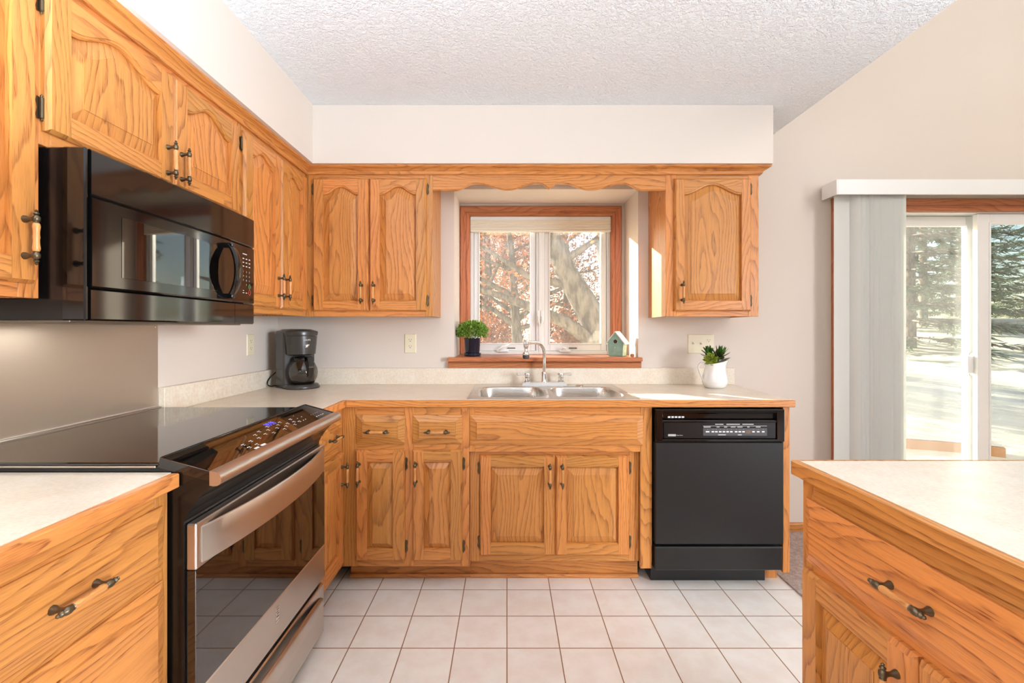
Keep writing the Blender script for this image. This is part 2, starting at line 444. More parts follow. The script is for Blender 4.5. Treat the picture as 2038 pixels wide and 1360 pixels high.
# window casing: three mitred sides, stepped profile
def casing(name, inner, wd, prof, mat, y, sides='ltr', zb=None):
    """inner = (x0, x1, z0, z1) of the opening; prof = (distance from the opening, stand-off) pairs; y = wall plane"""
    x0, x1, z0, z1 = inner; mb = MB()
    L = []
    for d, o in prof:
        pts = []
        if 'l' in sides: pts += [(x0-d, y-o, z0)]
        pts += [(x0-d, y-o, z1+d), (x1+d, y-o, z1+d)]
        if 'r' in sides: pts += [(x1+d, y-o, z0)]
        L.append(pts)
    n = len(L[0])
    for j in range(n-1):
        sd = (rng.randrange(60), rng.random()*5)
        g = 2 if abs(L[0][j][0]-L[0][j+1][0]) < 1e-6 else 0
        P = [L[i][k] for i in range(len(L)) for k in (j, j+1)]
        mb.add(P, [(2*i, 2*i+1, 2*i+3, 2*i+2) for i in range(len(L)-1)], 0, g, seed=sd)
    return struct(name, mb, mat)
casing('trim_1', (WX0, WX1, WZ0, WZ1), .065, [(0, 0), (0, .011), (.006, .016), (.02, .016), (.026, .012), (.045, .016), (.058, .018), (.0645, .014), (.0645, 0)], OAKT, YR)
casing('trim_2', (DX0, DX1, 0.01, 1.929), .065, [(-.012, 0), (-.012, .011), (.006, .016), (.02, .016), (.026, .012), (.045, .016), (.058, .018), (.0645, .014), (.0645, 0)], OAKT, YW)
# wood lining of the window opening
m = MB()
m.box(WX0-.001, WX0+.002, YR-.005, YR+.05, WZ0, WZ1, g=2); m.box(WX1-.002, WX1+.001, YR-.005, YR+.05, WZ0, WZ1, g=2); m.box(WX0, WX1, YR-.005, YR+.05, WZ1-.002, WZ1+.001, g=0)
struct('trim_3', m, OAKT)
# sill board and its apron
m = MB()
m.box(-.352, .80, 2.722, 2.7672, 1.024, 1.047, .003, g=0); m.box(RX0+.001, RX1-.001, 2.766, 3.135, 1.0235, 1.047, g=0)
m.prism([(2.7675, .983), (2.746, .984), (2.744, 1.012), (2.75, 1.018), (2.75, 1.0238), (2.7675, 1.0238)], 0, -.35, .798, g=0)
struct('window_sill', m, OAKT)

# crown moulding on top of the wall cabinets
FB, FL = 2.463, -1.071                             # face-frame planes of the wall cabinets
prof = [(.0005, 2.036), (.010, 2.036), (.014, 2.043), (.016, 2.050), (.028, 2.060), (.040, 2.065), (.045, 2.069), (.045, 2.0765), (.0005, 2.0765)]
m = MB(); runs = [[(FL+c, .2, z), (FL+c, FB-c, z), (1.342+c, FB-c, z), (1.342+c, YW-.001, z)] for c, z in prof]
for j, g in ((0, 1), (1, 0), (2, 1)):
    P = [runs[i][k] for i in range(len(runs)) for k in (j, j+1)]
    m.add(P, [(2*i, 2*i+1, 2*i+3, 2*i+2) for i in range(len(runs)-1)], 0, g)
struct('trim_4', m, OAK)

# ------------------------------------------------------------------ window and sliding door
def ring(mb, x0, x1, z0, z1, w, y0, y1, c=.003, mat=0, wb=None, wt=None):
    wb = w if wb is None else wb; wt = w if wt is None else wt
    mb.box(x0, x0+w, y0, y1, z0, z1, c, mat, 2); mb.box(x1-w, x1, y0, y1, z0, z1, c, mat, 2)
    mb.box(x0+w, x1-w, y0+.0006, y1-.0006, z0, z0+wb, c, mat, 0); mb.box(x0+w, x1-w, y0+.0006, y1-.0006, z1-wt, z1, c, mat, 0)
win = thing('window_1', None, None, (.225, YR+.06, WZ0)); win['kind'] = 'structure'
m = MB(); ring(m, WX0, WX1, WZ0-.012, WZ1, .022, YR+.03, YR+.095, wb=.03)
m.box(.197, .253, YR+.035, YR+.095, WZ0, WZ1, .003); m.box(.214, .236, YR+.028, YR+.04, WZ0, WZ1, .002)
m.build('window_frame', VINYL, win)
for x0, x1 in ((-.224, .196), (.254, .674)):
    s = MB(); gl = (x0+.037, x1-.037)
    ring(s, x0, x1, 1.068, WZ1-.02, .037, YR+.046, YR+.086, .003, wb=.05)
    ring(s, x0+.03, x1-.03, 1.112, WZ1-.05, .008, YR+.04, YR+.05, .002)
    sash = s.build('sash', VINYL, win)
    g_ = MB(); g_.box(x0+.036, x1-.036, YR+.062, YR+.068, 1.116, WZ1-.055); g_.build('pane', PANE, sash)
    # crank operator and lock lever
    xc = x0+.195 if x0 < 0 else x0+.135
    c = MB(); c.box(xc-.04, xc+.04, YR+.012, YR+.03, 1.0605, 1.075, .004)
    if x0 < 0: c.tube([(xc-.02, YR+.01, 1.075), (xc-.005, YR, 1.086), (xc+.02, YR-.004, 1.096), (xc+.045, YR-.004, 1.112)], [.006, .006, .005, .006])
    else:
        c.tube([(xc-.02, YR+.012, 1.075), (xc-.012, YR+.002, 1.09), (xc+.004, YR, 1.088), (xc+.01, YR, 1.072)], [.006, .007, .007, .006])
    c.build('crank', VINYL, win)
    k = MB(); k.box(xc+.03, xc+.085, YR+.040, YR+.046, 1.084, 1.09, .001); k.build('name_plate', RUBBER, sash)
    xl = .213 if x0 < 0 else .237
    l = MB(); l.box(xl-.011, xl+.011, YR+.02, YR+.03, 1.255, 1.34, .003); l.tube([(xl, YR+.018, 1.3), (xl, YR+.008, 1.27), (xl+(.01 if x0 < 0 else -.01), YR+.004, 1.235)], [.006, .006, .004]); l.build('lock_lever', VINYL, win)

sh = thing('window_shade', 'cream cellular shade drawn up tight at the top of the sink window', 'window shade', (.225, YR+.01, 1.87))
m = MB(); m.box(WX0+.003, WX1-.003, YR-.002, YR+.028, 1.945, WZ1-.003, .003); m.build('head_rail', VINYL, sh)
m = MB(); a = []
for i in range(13): a.append((YR-.004 + (.006 if i % 2 else 0), 1.945-i*.0055))
m.prism(a + [(YR+.028, 1.879), (YR+.028, 1.945)], 0, WX0+.004, WX1-.004); m.build('folded_fabric', SHADEF, sh)
m = MB(); m.box(WX0+.004, WX1-.004, YR-.004, YR+.029, 1.867, 1.88, .002); m.build('bottom_rail', SHADEF, sh)

door = thing('door_1', None, None, (2.93, YW+.08, 0)); door['kind'] = 'structure'
m = MB(); ring(m, DX0, DX1, -.02, DZ1, .03, YW+.004, YW+.118, .002, wb=.035, wt=.028); m.build('door_frame', VINYL, door)
def panel(x0, x1, y0, pm, st, hz):
    s = MB(); ring(s, x0, x1, .02, 1.908, st, y0, y0+.034, .003, wb=.09, wt=.06)
    p = s.build('door_panel', VINYL, door)
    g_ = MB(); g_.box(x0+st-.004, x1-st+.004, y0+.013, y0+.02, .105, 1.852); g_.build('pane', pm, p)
    e = MB(); ring(e, x0+st-.012, x1-st+.012, .1, 1.858, .011, y0-.004, y0+.001, .001); e.build('glazing_bead', VINYL, p)
    return p
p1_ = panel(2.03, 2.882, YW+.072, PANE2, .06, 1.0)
h = MB(); h.box(2.835, 2.862, YW+.045, YW+.07, .93, 1.07, .006); h.box(2.80, 2.85, YW+.036, YW+.048, .945, 1.055, .005); h.build('handle', VINYL, p1_)
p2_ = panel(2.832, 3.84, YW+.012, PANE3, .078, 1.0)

# ------------------------------------------------------------------ cabinet making
def arch(t): return .5+.5*math.cos(math.pi*max(-1, min(1, t)))

def make_door(T, a0, b0, w, h, parent, top=None, arched=True, stile=.055, name='door'):
    """raised-panel door; T is the face-frame plane, a0, b0 its lower left corner"""
    m = MB(T); a1, b1 = a0+w, b0+h; c1, lip = .019, .007
    sw = min(stile, w*.26); rb = .058
    sh_ = .088 if arched else .058                 # rail height at the shoulders
    rise = min(.052, .22*(w-2*sw)) if arched else 0
    m.frust(a0, a0+sw, b0, b1, 0, .009, c1, lip, .0004, lip, lip, 1)
    m.frust(a1-sw, a1, b0, b1, 0, .009, c1, .0004, lip, lip, lip, 1)
    m.frust(a0+sw, a1-sw, b0, b0+rb, 0, .009, c1-.0002, 0, 0, lip, .004, 0)
    N = 25 if arched else 2
    xa, xb = a0+sw, a1-sw; mid, half = (xa+xb)/2, (xb-xa)/2
    xs = [xa+(xb-xa)*i/(N-1) for i in range(N)]
    low = [b1-sh_+rise*arch((x-mid)/half) for x in xs]
    L = [[(x, b1, 0) for x in xs], [(x, b1, .009) for x in xs], [(x, b1-lip, c1-.0002) for x in xs], [(x, z+.010, c1-.0002) for x, z in zip(xs, low)],
         [(x, z+.009, c1-.0035) for x, z in zip(xs, low)], [(x, z+.004, c1-.0045) for x, z in zip(xs, low)], [(x, z, c1-.009) for x, z in zip(xs, low)], [(x, z, 0) for x, z in zip(xs, low)]]
    m.loops(L, 0, False, False, g=0)
    # the panel
    o, f = .004, .0178
    iw = min(.034, half*.42)
    xi = [xa+iw+(xb-xa-2*iw)*i/(N-1) for i in range(N)]
    lowi = [b1-sh_-iw+rise*arch((x-mid)/(half-iw)) for x in xi]
    zb, zi = b0+rb, b0+rb+iw
    sd = (rng.randrange(60), rng.random()*7)
    P = [(x, zb, o) for x in xs] + [(x, z, o) for x, z in zip(xs, low)] + [(x, zi, f-.0022) for x in xi] + [(x, z, f-.0022) for x, z in zip(xi, lowi)] \
        + [(x, zi, f) for x in xi] + [(x, z, f) for x, z in zip(xi, lowi)]
    fs = []
    for i in range(N-1):
        fs += [(i, i+1, 2*N+i+1, 2*N+i), (N+i, N+i+1, 3*N+i+1, 3*N+i), (2*N+i, 2*N+i+1, 4*N+i+1, 4*N+i), (3*N+i, 3*N+i+1, 5*N+i+1, 5*N+i), (4*N+i, 4*N+i+1, 5*N+i+1, 5*N+i)]
    for i in (0, N-1): fs += [(i, N+i, 3*N+i, 2*N+i), (2*N+i, 3*N+i, 5*N+i, 4*N+i)]
    m.add(P, fs, 0, 1, seed=sd)
    return m.build(name, OAK, parent, fixn=False)

def make_drawer(T, a0, b0, w, h, parent, name='drawer', iw=.031):
    m = MB(T); a1, b1 = a0+w, b0+h
    sd = (rng.randrange(60), rng.random()*7)
    R = lambda i, c: [(a0+i, b0+i, c), (a1-i, b0+i, c), (a1-i, b1-i, c), (a0+i, b1-i, c)]
    P = R(0, 0)+R(0, .004)+R(.0015, .0055)+R(iw, .0152)+R(iw+.0015, .0205)
    fs = [(k*4+i, k*4+(i+1) % 4, k*4+4+(i+1) % 4, k*4+4+i) for k in range(4) for i in range(4)]+[(16, 17, 18, 19)]
    m.add(P, fs, 0, 0, seed=sd)
    return m.build(name, OAK, parent, fixn=False)

def add_handle(T, a, b, parent, vertical=True, c0=None):
    c0 = (.0188 if vertical else .0203) if c0 is None else c0
    m = MB(T); cb = c0+.026
    ax = (0, 1, 0) if vertical else (1, 0, 0)
    end = [(.0012, .0605), (.0035, .058), (.0022, .0555), (.0052, .053), (.0055, .051), (.0032, .0485), (.0068, .045), (.0074, .040), (.0068, .036), (.0050, .033), (.0060, .0315), (.0045, .030)]
    for sg in (1, -1): m.lathe([(r, sg*t) for r, t in end], (a, b, cb), ax, 12, 0)
    m.lathe([(.0046, -.032), (.0062, -.029), (.0072, -.024), (.0060, -.014), (.0058, -.006), (.0066, 0), (.0058, .006), (.0060, .014), (.0072, .024), (.0062, .029), (.0046, .032)], (a, b, cb), ax, 12, 1, g=1 if vertical else 0)
    for sg in (1, -1):
        o = (a, b+sg*.040, c0) if vertical else (a+sg*.040, b, c0)
        m.lathe([(.0082, 0), (.0078, .003), (.0045, .010), (.0042, .016), (.006, .022)], o, (0, 0, 1), 10, 0)
    return m.build('handle', [BRONZE, OAKH], parent)

def add_hinge(T, a, b, parent, side):
    """a = edge of the door; the leaf lies on the frame on that side (-1 left, 1 right)"""
    m = MB(T)
    x0, x1 = a+side*.0015, a+side*.0125
    m.prism([(x0, b-.024), (x1-side*.002, b-.026), (x1, b-.016), (x1-side*.003, b), (x1, b+.016), (x1-side*.002, b+.026), (x0, b+.024)], 2, .0003, .0025, 0)
    m.lathe([(.001, -.031), (.003, -.028), (.002, -.025), (.0042, -.023), (.0042, .023), (.002, .025), (.003, .028), (.001, .031)], (a+side*.004, b, .006), (0, 1, 0), 10)
    return m.build('hinge', BRONZE, parent)

def frame_bars(m, bars):
    for a0, a1, b0, b1, g in bars: m.box(a0, a1, b0, b1, -.019, 0, .0012, 0, g)

def two_hinges(T, a, b0, h, parent, side, inset=.055):
    add_hinge(T, a, b0+inset, parent, side); add_hinge(T, a, b0+h-inset, parent, side)

Zb, Zt = 1.282, 2.05                               # wall cabinets
dzb, dzt = 1.31, 2.014
# --- back wall, between the corner and the window
TB = frame((0, FB, 0), 'back')
cab = thing('wall_cabinet', 'two-door oak wall cabinet over the coffee maker, between corner and window', 'wall cabinet', (-.735, FB+.15, Zb))
m = MB(TB)
frame_bars(m, [(-1.0705, -1.02, Zb, Zt, 1), (-.437, -.396, Zb, Zt, 1), (-1.02, -.437, Zb, Zb+.045, 0), (-1.02, -.437, Zt-.05, Zt, 0), (-.755, -.71, Zb+.045, Zt-.05, 1)])
m.box(-.400, -.3965, Zb+.001, Zt, -.304, -.0195, 0, 0, 1); m.box(-1.07, -.400, Zb+.012, Zb+.022, -.304, -.0195, 0, 0, 0); m.box(-1.07, -1.06, Zb+.012, Zt, -.304, -.0195, 0, 0, 1)
m.box(-1.07, -.4, Zb+.02, Zt, -.04, -.03, 0, 0, 1)
m.build('carcass', OAK, cab)
for a0, a1, hs in ((-1.0285, -.7345, -1), (-.7285, -.4265, 1)):
    d = make_door(TB, a0, dzb, a1-a0, dzt-dzb, cab)
    add_handle(TB, a1-.033 if hs < 0 else a0+.026, 1.406, d)
    two_hinges(TB, a0 if hs < 0 else a1, dzb, dzt-dzb, d, hs)
# --- back wall, right of the window
cab = thing('wall_cabinet', 'single-door oak wall cabinet with sunlit side, right of the sink window', 'wall cabinet', (1.09, FB+.15, Zb))
m = MB(TB)
frame_bars(m, [(.8457, .901, Zb, Zt, 1), (1.285, 1.341, Zb, Zt, 1), (.901, 1.285, Zb, Zb+.045, 0), (.901, 1.285, Zt-.05, Zt, 0)])
m.box(.8462, .850, Zb+.001, Zt, -.304, -.0195, 0, 0, 1); m.box(1.337, 1.3405, Zb+.001, Zt, -.304, -.0195, 0, 0, 1); m.box(.85, 1.337, Zb+.012, Zb+.022, -.304, -.0195, 0, 0, 0)
m.box(.85, 1.337, Zb+.02, Zt, -.04, -.03, 0, 0, 1)
m.build('carcass', OAK, cab)
d = make_door(TB, .888, dzb, .406, dzt-dzb, cab, stile=.052); add_handle(TB, .925, 1.408, d); two_hinges(TB, 1.294, dzb, dzt-dzb, d, 1)
# --- scalloped board over the window
val = MB(TB); xs_, zs_ = [], []
key = [(0, 375), (23, 363), (82, 377), (147, 364), (188, 378), (235, 378)]
def scal(dx):
    dx = abs(dx)/.002668
    for (x0, y0), (x1, y1) in zip(key, key[1:]):
        if dx <= x1:
            t = (dx-x0)/(x1-x0)
            e = math.sin(t*math.pi/2) if x0 == 0 else (.5-.5*math.cos(math.pi*t))
            return H-((y0+(y1-y0)*e)-CY)*.002668
    return H-(378-CY)*.002668
n = 121; va0, va1 = -.3955, .8452
xs_ = [va0+(va1-va0)*i/(n-1) for i in range(n)]; zs_ = [scal(x-.225) for x in xs_]
val.loops([[(x, 2.036, -.0185) for x in xs_], [(x, 2.036, -.0005) for x in xs_], [(x, z+.005, -.0005) for x, z in zip(xs_, zs_)], [(x, z+.003, -.003) for x, z in zip(xs_, zs_)], [(x, z, -.006) for x, z in zip(xs_, zs_)], [(x, z, -.0185) for x, z in zip(xs_, zs_)], [(x, 2.036, -.0185) for x in xs_]], 0, False, False, g=0)
val.build('valance_board', OAK, label='scalloped oak valance board bridging the two cabinets above the window', cat='valance')

# --- left wall: corner unit, unit over the microwave, tall unit nearest the camera
TL = frame((FL, 0, 0), 'left')
def left_cab(label, y0, y1, zb, bars, loc):
    c = thing('wall_cabinet', label, 'wall cabinet', loc)
    m = MB(TL); frame_bars(m, bars)
    m.box(y0, y0+.004, zb+.001, Zt, -.2995, -.0195, 0, 0, 1); m.box(y1-.004, y1, zb+.001, Zt, -.2995, -.0195, 0, 0, 1); m.box(y0, y1, zb+.010, zb+.02, -.2995, -.0195, 0, 0, 0)
    m.box(y0+.004, y1-.004, zb+.02, Zt, -.04, -.03, 0, 0, 1)
    m.build('carcass', OAK, c); return c
cC = left_cab('tall two-door oak wall cabinet in the corner beyond the microwave', 1.838, 2.462, Zb,
              [(1.838, 1.872, Zb, Zt, 1), (2.425, 2.4625, Zb, Zt, 1), (1.872, 2.425, Zb, Zb+.045, 0), (1.872, 2.425, Zt-.05, Zt, 0), (2.14, 2.18, Zb+.045, Zt-.05, 1)], (FL-.15, 2.15, Zb))
for a0, a1, hs in ((1.860, 2.158, -1), (2.164, 2.436, 1)):
    d = make_door(TL, a0, dzb, a1-a0, dzt-dzb, cC); add_handle(TL, a1-.03 if hs < 0 else a0+.024, 1.408, d)
    two_hinges(TL, a0 if hs < 0 else a1, dzb, dzt-dzb, d, hs)
zB = 1.636
cB = left_cab('short two-door oak wall cabinet directly above the black microwave', 1.058, 1.837, zB,
              [(1.058, 1.085, zB, Zt, 1), (1.808, 1.837, zB, Zt, 1), (1.085, 1.808, zB, zB+.045, 0), (1.085, 1.808, Zt-.05, Zt, 0), (1.45, 1.48, zB+.045, Zt-.05, 1)], (FL-.15, 1.44, zB))
for a0, a1, hs in ((1.062, 1.463, -1), (1.468, 1.822, 1)):
    d = make_door(TL, a0, 1.668, a1-a0, dzt-1.668, cB); add_handle(TL, a1-.03 if hs < 0 else a0+.026, 1.737, d)
    two_hinges(TL, a0 if hs < 0 else a1, 1.668, dzt-1.668, d, hs, .05)
cA = left_cab('tall oak wall cabinet cut off by the photo edge, left of the microwave', .56, 1.057, Zb,
              [(.56, .62, Zb, Zt, 1), (1.012, 1.0575, Zb, Zt, 1), (.62, 1.012, Zb, Zb+.045, 0), (.62, 1.012, Zt-.05, Zt, 0)], (FL-.15, .81, Zb))
d = make_door(TL, .60, dzb+.004, 1.037-.60, dzt-dzb, cA); add_handle(TL, 1.008, 1.412, d); two_hinges(TL, .60, dzb, dzt-dzb, d, -1)

# --- base cabinets on the back wall
FB2, FL2 = 2.155, -.768
T2 = frame((0, FB2, 0), 'back'); T3 = frame((FL2, 0, 0), 'left')
bz0, bz1 = .107, .8525
cab = thing('base_cabinet', 'oak base cabinet with two drawers over two narrow doors, in the corner', 'base cabinet', (-.47, FB2+.3, 0))
m = MB(T2)
frame_bars(m, [(-.7685, -.698, bz0, bz1, 1), (-.480, -.433, bz0, bz1, 1), (-.215, -.176, bz0, bz1, 1), (-.698, -.480, .809, bz1, 0), (-.433, -.215, .809, bz1, 0), (-.698, -.48, .645, .69, 0), (-.433, -.215, .645, .69, 0), (-.698, -.48, bz0, .15, 0), (-.433, -.215, bz0, .15, 0)])
m.box(-.76, -.18, bz0+.002, bz1, -.6, -.03, 0, 0, 1)
m.build('carcass', OAK, cab)
for a0, a1 in ((-.7015, -.474), (-.439, -.2067)):
    dr = make_drawer(T2, a0, .678, a1-a0, .137, cab); add_handle(T2, (a0+a1)/2-(.01 if a0 < -.5 else -.002), .741, dr, False)
    d = make_door(T2, a0, .139, a1-a0, .5135, cab, arched=False, stile=.054); add_handle(T2, a0+.018, .549, d); two_hinges(T2, a1, .139, .5135, d, 1, .065)
m = MB(T2); m.box(-.765, -.1762, 0.0005, bz0, -.125, -.112, 0, 0, 0); m.prism([(.0005, -.1118), (.0005, -.098), (.006, -.095), (.012, -.095), (.018, -.1), (.019, -.1118)], 0, -.765, -.1762, 0, 0)
m.build('toe_kick', OAK, cab)

cab = thing('sink_base_cabinet', 'oak base cabinet under the sink with false drawer front and two doors', 'base cabinet', (.25, FB2+.3, 0))
m = MB(T2)
frame_bars(m, [(-.1755, -.150, .641, bz1, 1), (.622, .676, bz0-.01, bz1, 1), (-.150, .622, .80, bz1, 0), (-.150, .622, .641, .69, 0)])
m.box(-.175, -.13, .12, .641, -.045, -.024, .001, 0, 1); m.box(.575, .6215, .12, .641, -.045, -.024, .001, 0, 1); m.box(-.13, .575, .598, .641, -.045, -.024, .001, 0, 0); m.box(-.13, .575, .12, .165, -.045, -.024, .001, 0, 0)
m.box(.205, .245, .165, .598, -.045, -.024, .001, 0, 1)
m.box(-.175, .676, .12, .66, -.6, -.05, 0, 0, 1)
m.build('carcass', OAK, cab)
make_drawer(T2, -.172, .672, .806, .142, cab, 'false_front')
T2r = frame((0, FB2+.024, 0), 'back')
for a0, a1, hs in ((-.1275, .2255, -1), (.2275, .5735, 1)):
    d = make_door(T2r, a0, .153, a1-a0, .468, cab, arched=False, stile=.052); add_handle(T2r, a1-.026 if hs < 0 else a0+.03, .532, d)
    two_hinges(T2r, a0 if hs < 0 else a1, .153, .468, d, hs, .06)
m = MB(T2); m.box(-.1758, .64, 0.0005, .12, -.125, -.112, 0, 0, 0); m.prism([(.0005, -.1118), (.0005, -.098), (.006, -.095), (.012, -.095), (.018, -.1), (.019, -.1118)], 0, -.1758, .64, 0, 0)
m.build('toe_kick', OAK, cab)
m = MB(T2); m.box(1.287, 1.318, bz0-.03, bz1, -.61, 0, .001, 0, 1); m.box(1.25, 1.316, 0.0005, bz0-.03, -.61, -.1, 0, 0, 1)
m.build('end_panel', OAK, label='narrow oak end panel standing right of the dishwasher', cat='end panel')

# --- narrow unit between the range and the corner
cab = thing('base_cabinet', 'narrow oak base cabinet between the range and the inner corner', 'base cabinet', (FL2-.3, 1.99, 0))
m = MB(T3)
frame_bars(m, [(1.822, 1.86, bz0, bz1, 1), (2.11, 2.1545, bz0, bz1, 1), (1.86, 2.11, .809, bz1, 0), (1.86, 2.11, .645, .69, 0), (1.86, 2.11, bz0, .15, 0)])
m.box(1.822, 2.15, bz0+.002, bz1, -.6, -.03, 0, 0, 1)
m.build('carcass', OAK, cab)
dr = make_drawer(T3, 1.85, .678, .272, .137, cab); add_handle(T3, 1.985, .741, dr, False)
d = make_door(T3, 1.85, .139, .272, .5135, cab, arched=False); add_handle(T3, 2.092, .549, d)
m = MB(T3); m.box(1.822, 2.265, .0005, bz0, -.125, -.112, 0, 0, 0); m.build('toe_kick', OAK, cab)

# --- unit in the left foreground
cab = thing('base_cabinet', 'oak drawer base cabinet in the left foreground, nearer than the range', 'base cabinet', (FL2-.3, .75, 0))
m = MB(T3)
frame_bars(m, [(.40, .55, bz0, bz1, 1), (1.008, 1.046, bz0, bz1, 1), (.55, 1.008, .812, bz1, 0), (.55, 1.008, .64, .69, 0), (.55, 1.008, .34, .39, 0), (.55, 1.008, bz0, .13, 0)])
m.box(.40, 1.044, bz0+.002, bz1, -.6, -.03, 0, 0, 1); m.box(.40, 1.04, .0005, bz0, -.6, -.11, 0, 0, 0)
m.build('carcass', OAK, cab)
for z0, z1 in ((.674, .820), (.366, .655), (.12, .35)):
    dr = make_drawer(T3, .545, z0, .481, z1-z0, cab, iw=.034); add_handle(T3, .80, (z0+z1)/2+.002, dr, False)

# --- island in the right foreground
cab = thing('island_base_cabinet', 'oak island cabinet with one wide drawer over two doors, right foreground', 'base cabinet', (1.02, .75, 0))
TI = frame((.73, 1.14, 0), 'island')               # a = 1.14 - y
m = MB(TI)
frame_bars(m, [(0, .040, bz0, bz1, 1), (.62, .68, bz0, bz1, 1), (.04, .62, .802, bz1, 0), (.04, .62, .632, .668, 0), (.04, .62, bz0, .15, 0), (.31, .35, .15, .632, 1), (.68, .94, bz0, bz1, 1)])
m.box(.001, .94, bz0+.002, bz1, -.62, -.03, 0, 0, 1); m.box(0.0005, .019, bz0-.002, bz1, -.62, -.0195, 0, 0, 1); m.box(.01, .94, .0005, bz0, -.62, -.08, 0, 0, 0)
m.build('carcass', OAK, cab)
dr = make_drawer(TI, .018, .652, .614, .151, cab, iw=.032); add_handle(TI, .325, .738, dr, False)
d = make_door(TI, .02, .139, .310, .498, cab, arched=False); add_handle(TI, .297, .542, d); two_hinges(TI, .02, .139, .498, d, -1)
d = make_door(TI, .336, .139, .296, .498, cab, arched=False); add_handle(TI, .360, .542, d); two_hinges(TI, .632, .139, .498, d, 1)

# ------------------------------------------------------------------ countertops
ct0, ct1 = .853, .886
def edge_x(m, x0, x1, y0, y1):                     # oak nosing running along Y
    m.box(x0, x1, y0, y1, ct0, ct1-.0012, .0022, 0, 1)
top = thing('countertop', 'L-shaped beige laminate countertop holding the sink and coffee maker', 'countertop', (0, 2.4, ct0))
SX0, SX1, SY0, SY1 = -.178, .612, 2.172, 2.728     # hole for the sink
nose = .02; Xc = -.743; Yc = 2.13
m = MB()
for q in ((XL+.001, Xc-nose, 1.817, YW-.001), (Xc-nose, SX0, Yc+nose, YW-.001), (SX1, 1.327, Yc+nose, YW-.001), (SX0, SX1, Yc+nose, SY0), (SX0, SX1, SY1, YW-.001)): m.box(*q, ct0, ct1)
m.build('worktop', LAM, top)
m = MB(); edge_x(m, Xc-nose, Xc, 1.817, Yc+nose); m.build('oak_edge', OAK, top)
m = MB(); m.box(Xc-nose*0, 1.330, Yc, Yc+nose, ct0, ct1-.0012, .0022, 0, 0); m.box(1.327, 1.3295, Yc+nose, YW-.001, ct0, ct1-.001, .001, 0, 1); m.build('oak_edge', OAK, top)
m = MB(); m.box(XL+.0012, XL+.026, 1.817, YW-.001, ct1+.0002, .983, .0012, 0, 1); m.box(XL+.026, 1.353, YW-.021, YW-.001, ct1+.0002, .983, .0012, 0, 0); m.build('backsplash', LAM, top)

top = thing('countertop', 'short beige laminate countertop in the left foreground, in front of the range', 'countertop', (-1.05, .7, ct0))
m = MB(); m.box(XL+.001, Xc-nose, .36, 1.050, ct0, ct1); m.build('worktop', LAM, top)
m = MB(); edge_x(m, Xc-nose, Xc, .36, 1.050); m.build('oak_edge', OAK, top)

top = thing('island_countertop', 'pale laminate island countertop with oak edge, right foreground', 'countertop', (1.05, .7, ct0))
ix = .705; iy = 1.156
m = MB(); m.box(ix+nose, 1.42, .14, iy-.014, ct0, ct1); m.build('worktop', LAM, top)
m = MB(); m.prism([(ix+nose, .14), (ix, .14), (ix, iy-.012), (ix+.003, iy-.004), (ix+.01, iy), (1.42, iy), (1.42, iy-.014), (ix+nose, iy-.014)], 2, ct0, ct1-.0012, 0, 1)
m.build('oak_edge', OAK, top)

def marks(T, rects, mat, parent, name='lettering', c=.0004):
    todo = list(rects)
    while todo:                                    # one object for each cluster of print
        grp = [todo.pop()]; more = True
        while more:
            more = False
            for q in list(todo):
                if any(abs(q[0]-g[0])-(q[2]+g[2])/2 < .015 and abs(q[1]-g[1])-(q[3]+g[3])/2 < .012 for g in grp): grp.append(q); todo.remove(q); more = True
        m = MB(T)
        for a, b, w, h in grp: m.add([(a-w/2, b-h/2, c), (a+w/2, b-h/2, c), (a+w/2, b+h/2, c), (a-w/2, b+h/2, c)], [(0, 1, 2, 3)])
        m.build(name, mat, parent, fixn=False)

# ------------------------------------------------------------------ range
RY0, RY1 = 1.054, 1.814
rg = thing('range', 'black and stainless slide-in range between the two left countertops', 'range', (-1.05, 1.434, 0))
m = MB()
m.prism([(-1.352, .03), (-.737, .03), (-.737, .772), (-.728, .792), (-.704, .824), (-.676, .851), (-.676, .872), (-.790, .899), (-1.352, .899)], 1, RY0, RY1)
m.build('body', BLACKS, rg)
for x in (-1.3, -.80):
    for y in (1.1, 1.77):
        m = MB(); m.lathe([(.018, 0.0005), (.018, .006), (.009, .008), (.009, .031)], (x, y, 0), seg=12); m.build('levelling_foot', BLACKS, rg)
m = MB(); m.box(-1.353, -.790, RY0-.0005, RY1+.0005, .8992, .907, .0025); m.build('cooktop', COOK, rg)
m = MB(); m.box(-1.353, -.80, RY0-.003, RY0-.0006, .8955, .9005, .001); m.box(-1.369, -1.3535, RY0, RY1, .895, .912, .002); m.build('cooktop_trim', STEEL, rg)
pa, pb = Vector((-.672, 0, .884)), Vector((-.790, 0, .9165))
B_ = (pb-pa).normalized(); LP = (pb-pa).length
TP = Matrix.Identity(4); C_ = Vector((0, 1, 0)).cross(B_)
for i in range(3): TP[i][0] = (0, 1, 0)[i]; TP[i][1] = B_[i]; TP[i][2] = C_[i]; TP[i][3] = (pa.x, RY0, pa.z)[i]
m = MB(TP); m.box(.004, .756, 0, LP, -.014, 0, .002); cp = m.build('control_panel', DGLASS, rg)
m = MB(TP); m.box(-.0005, .004, -.002, LP+.002, -.022, .0022, .001); m.box(.756, .7605, -.002, LP+.002, -.022, .0022, .001); m.box(.004, .756, LP-.001, LP+.005, -.012, .0016, .001)
m.build('panel_edge', BLACKG, rg)
R = []
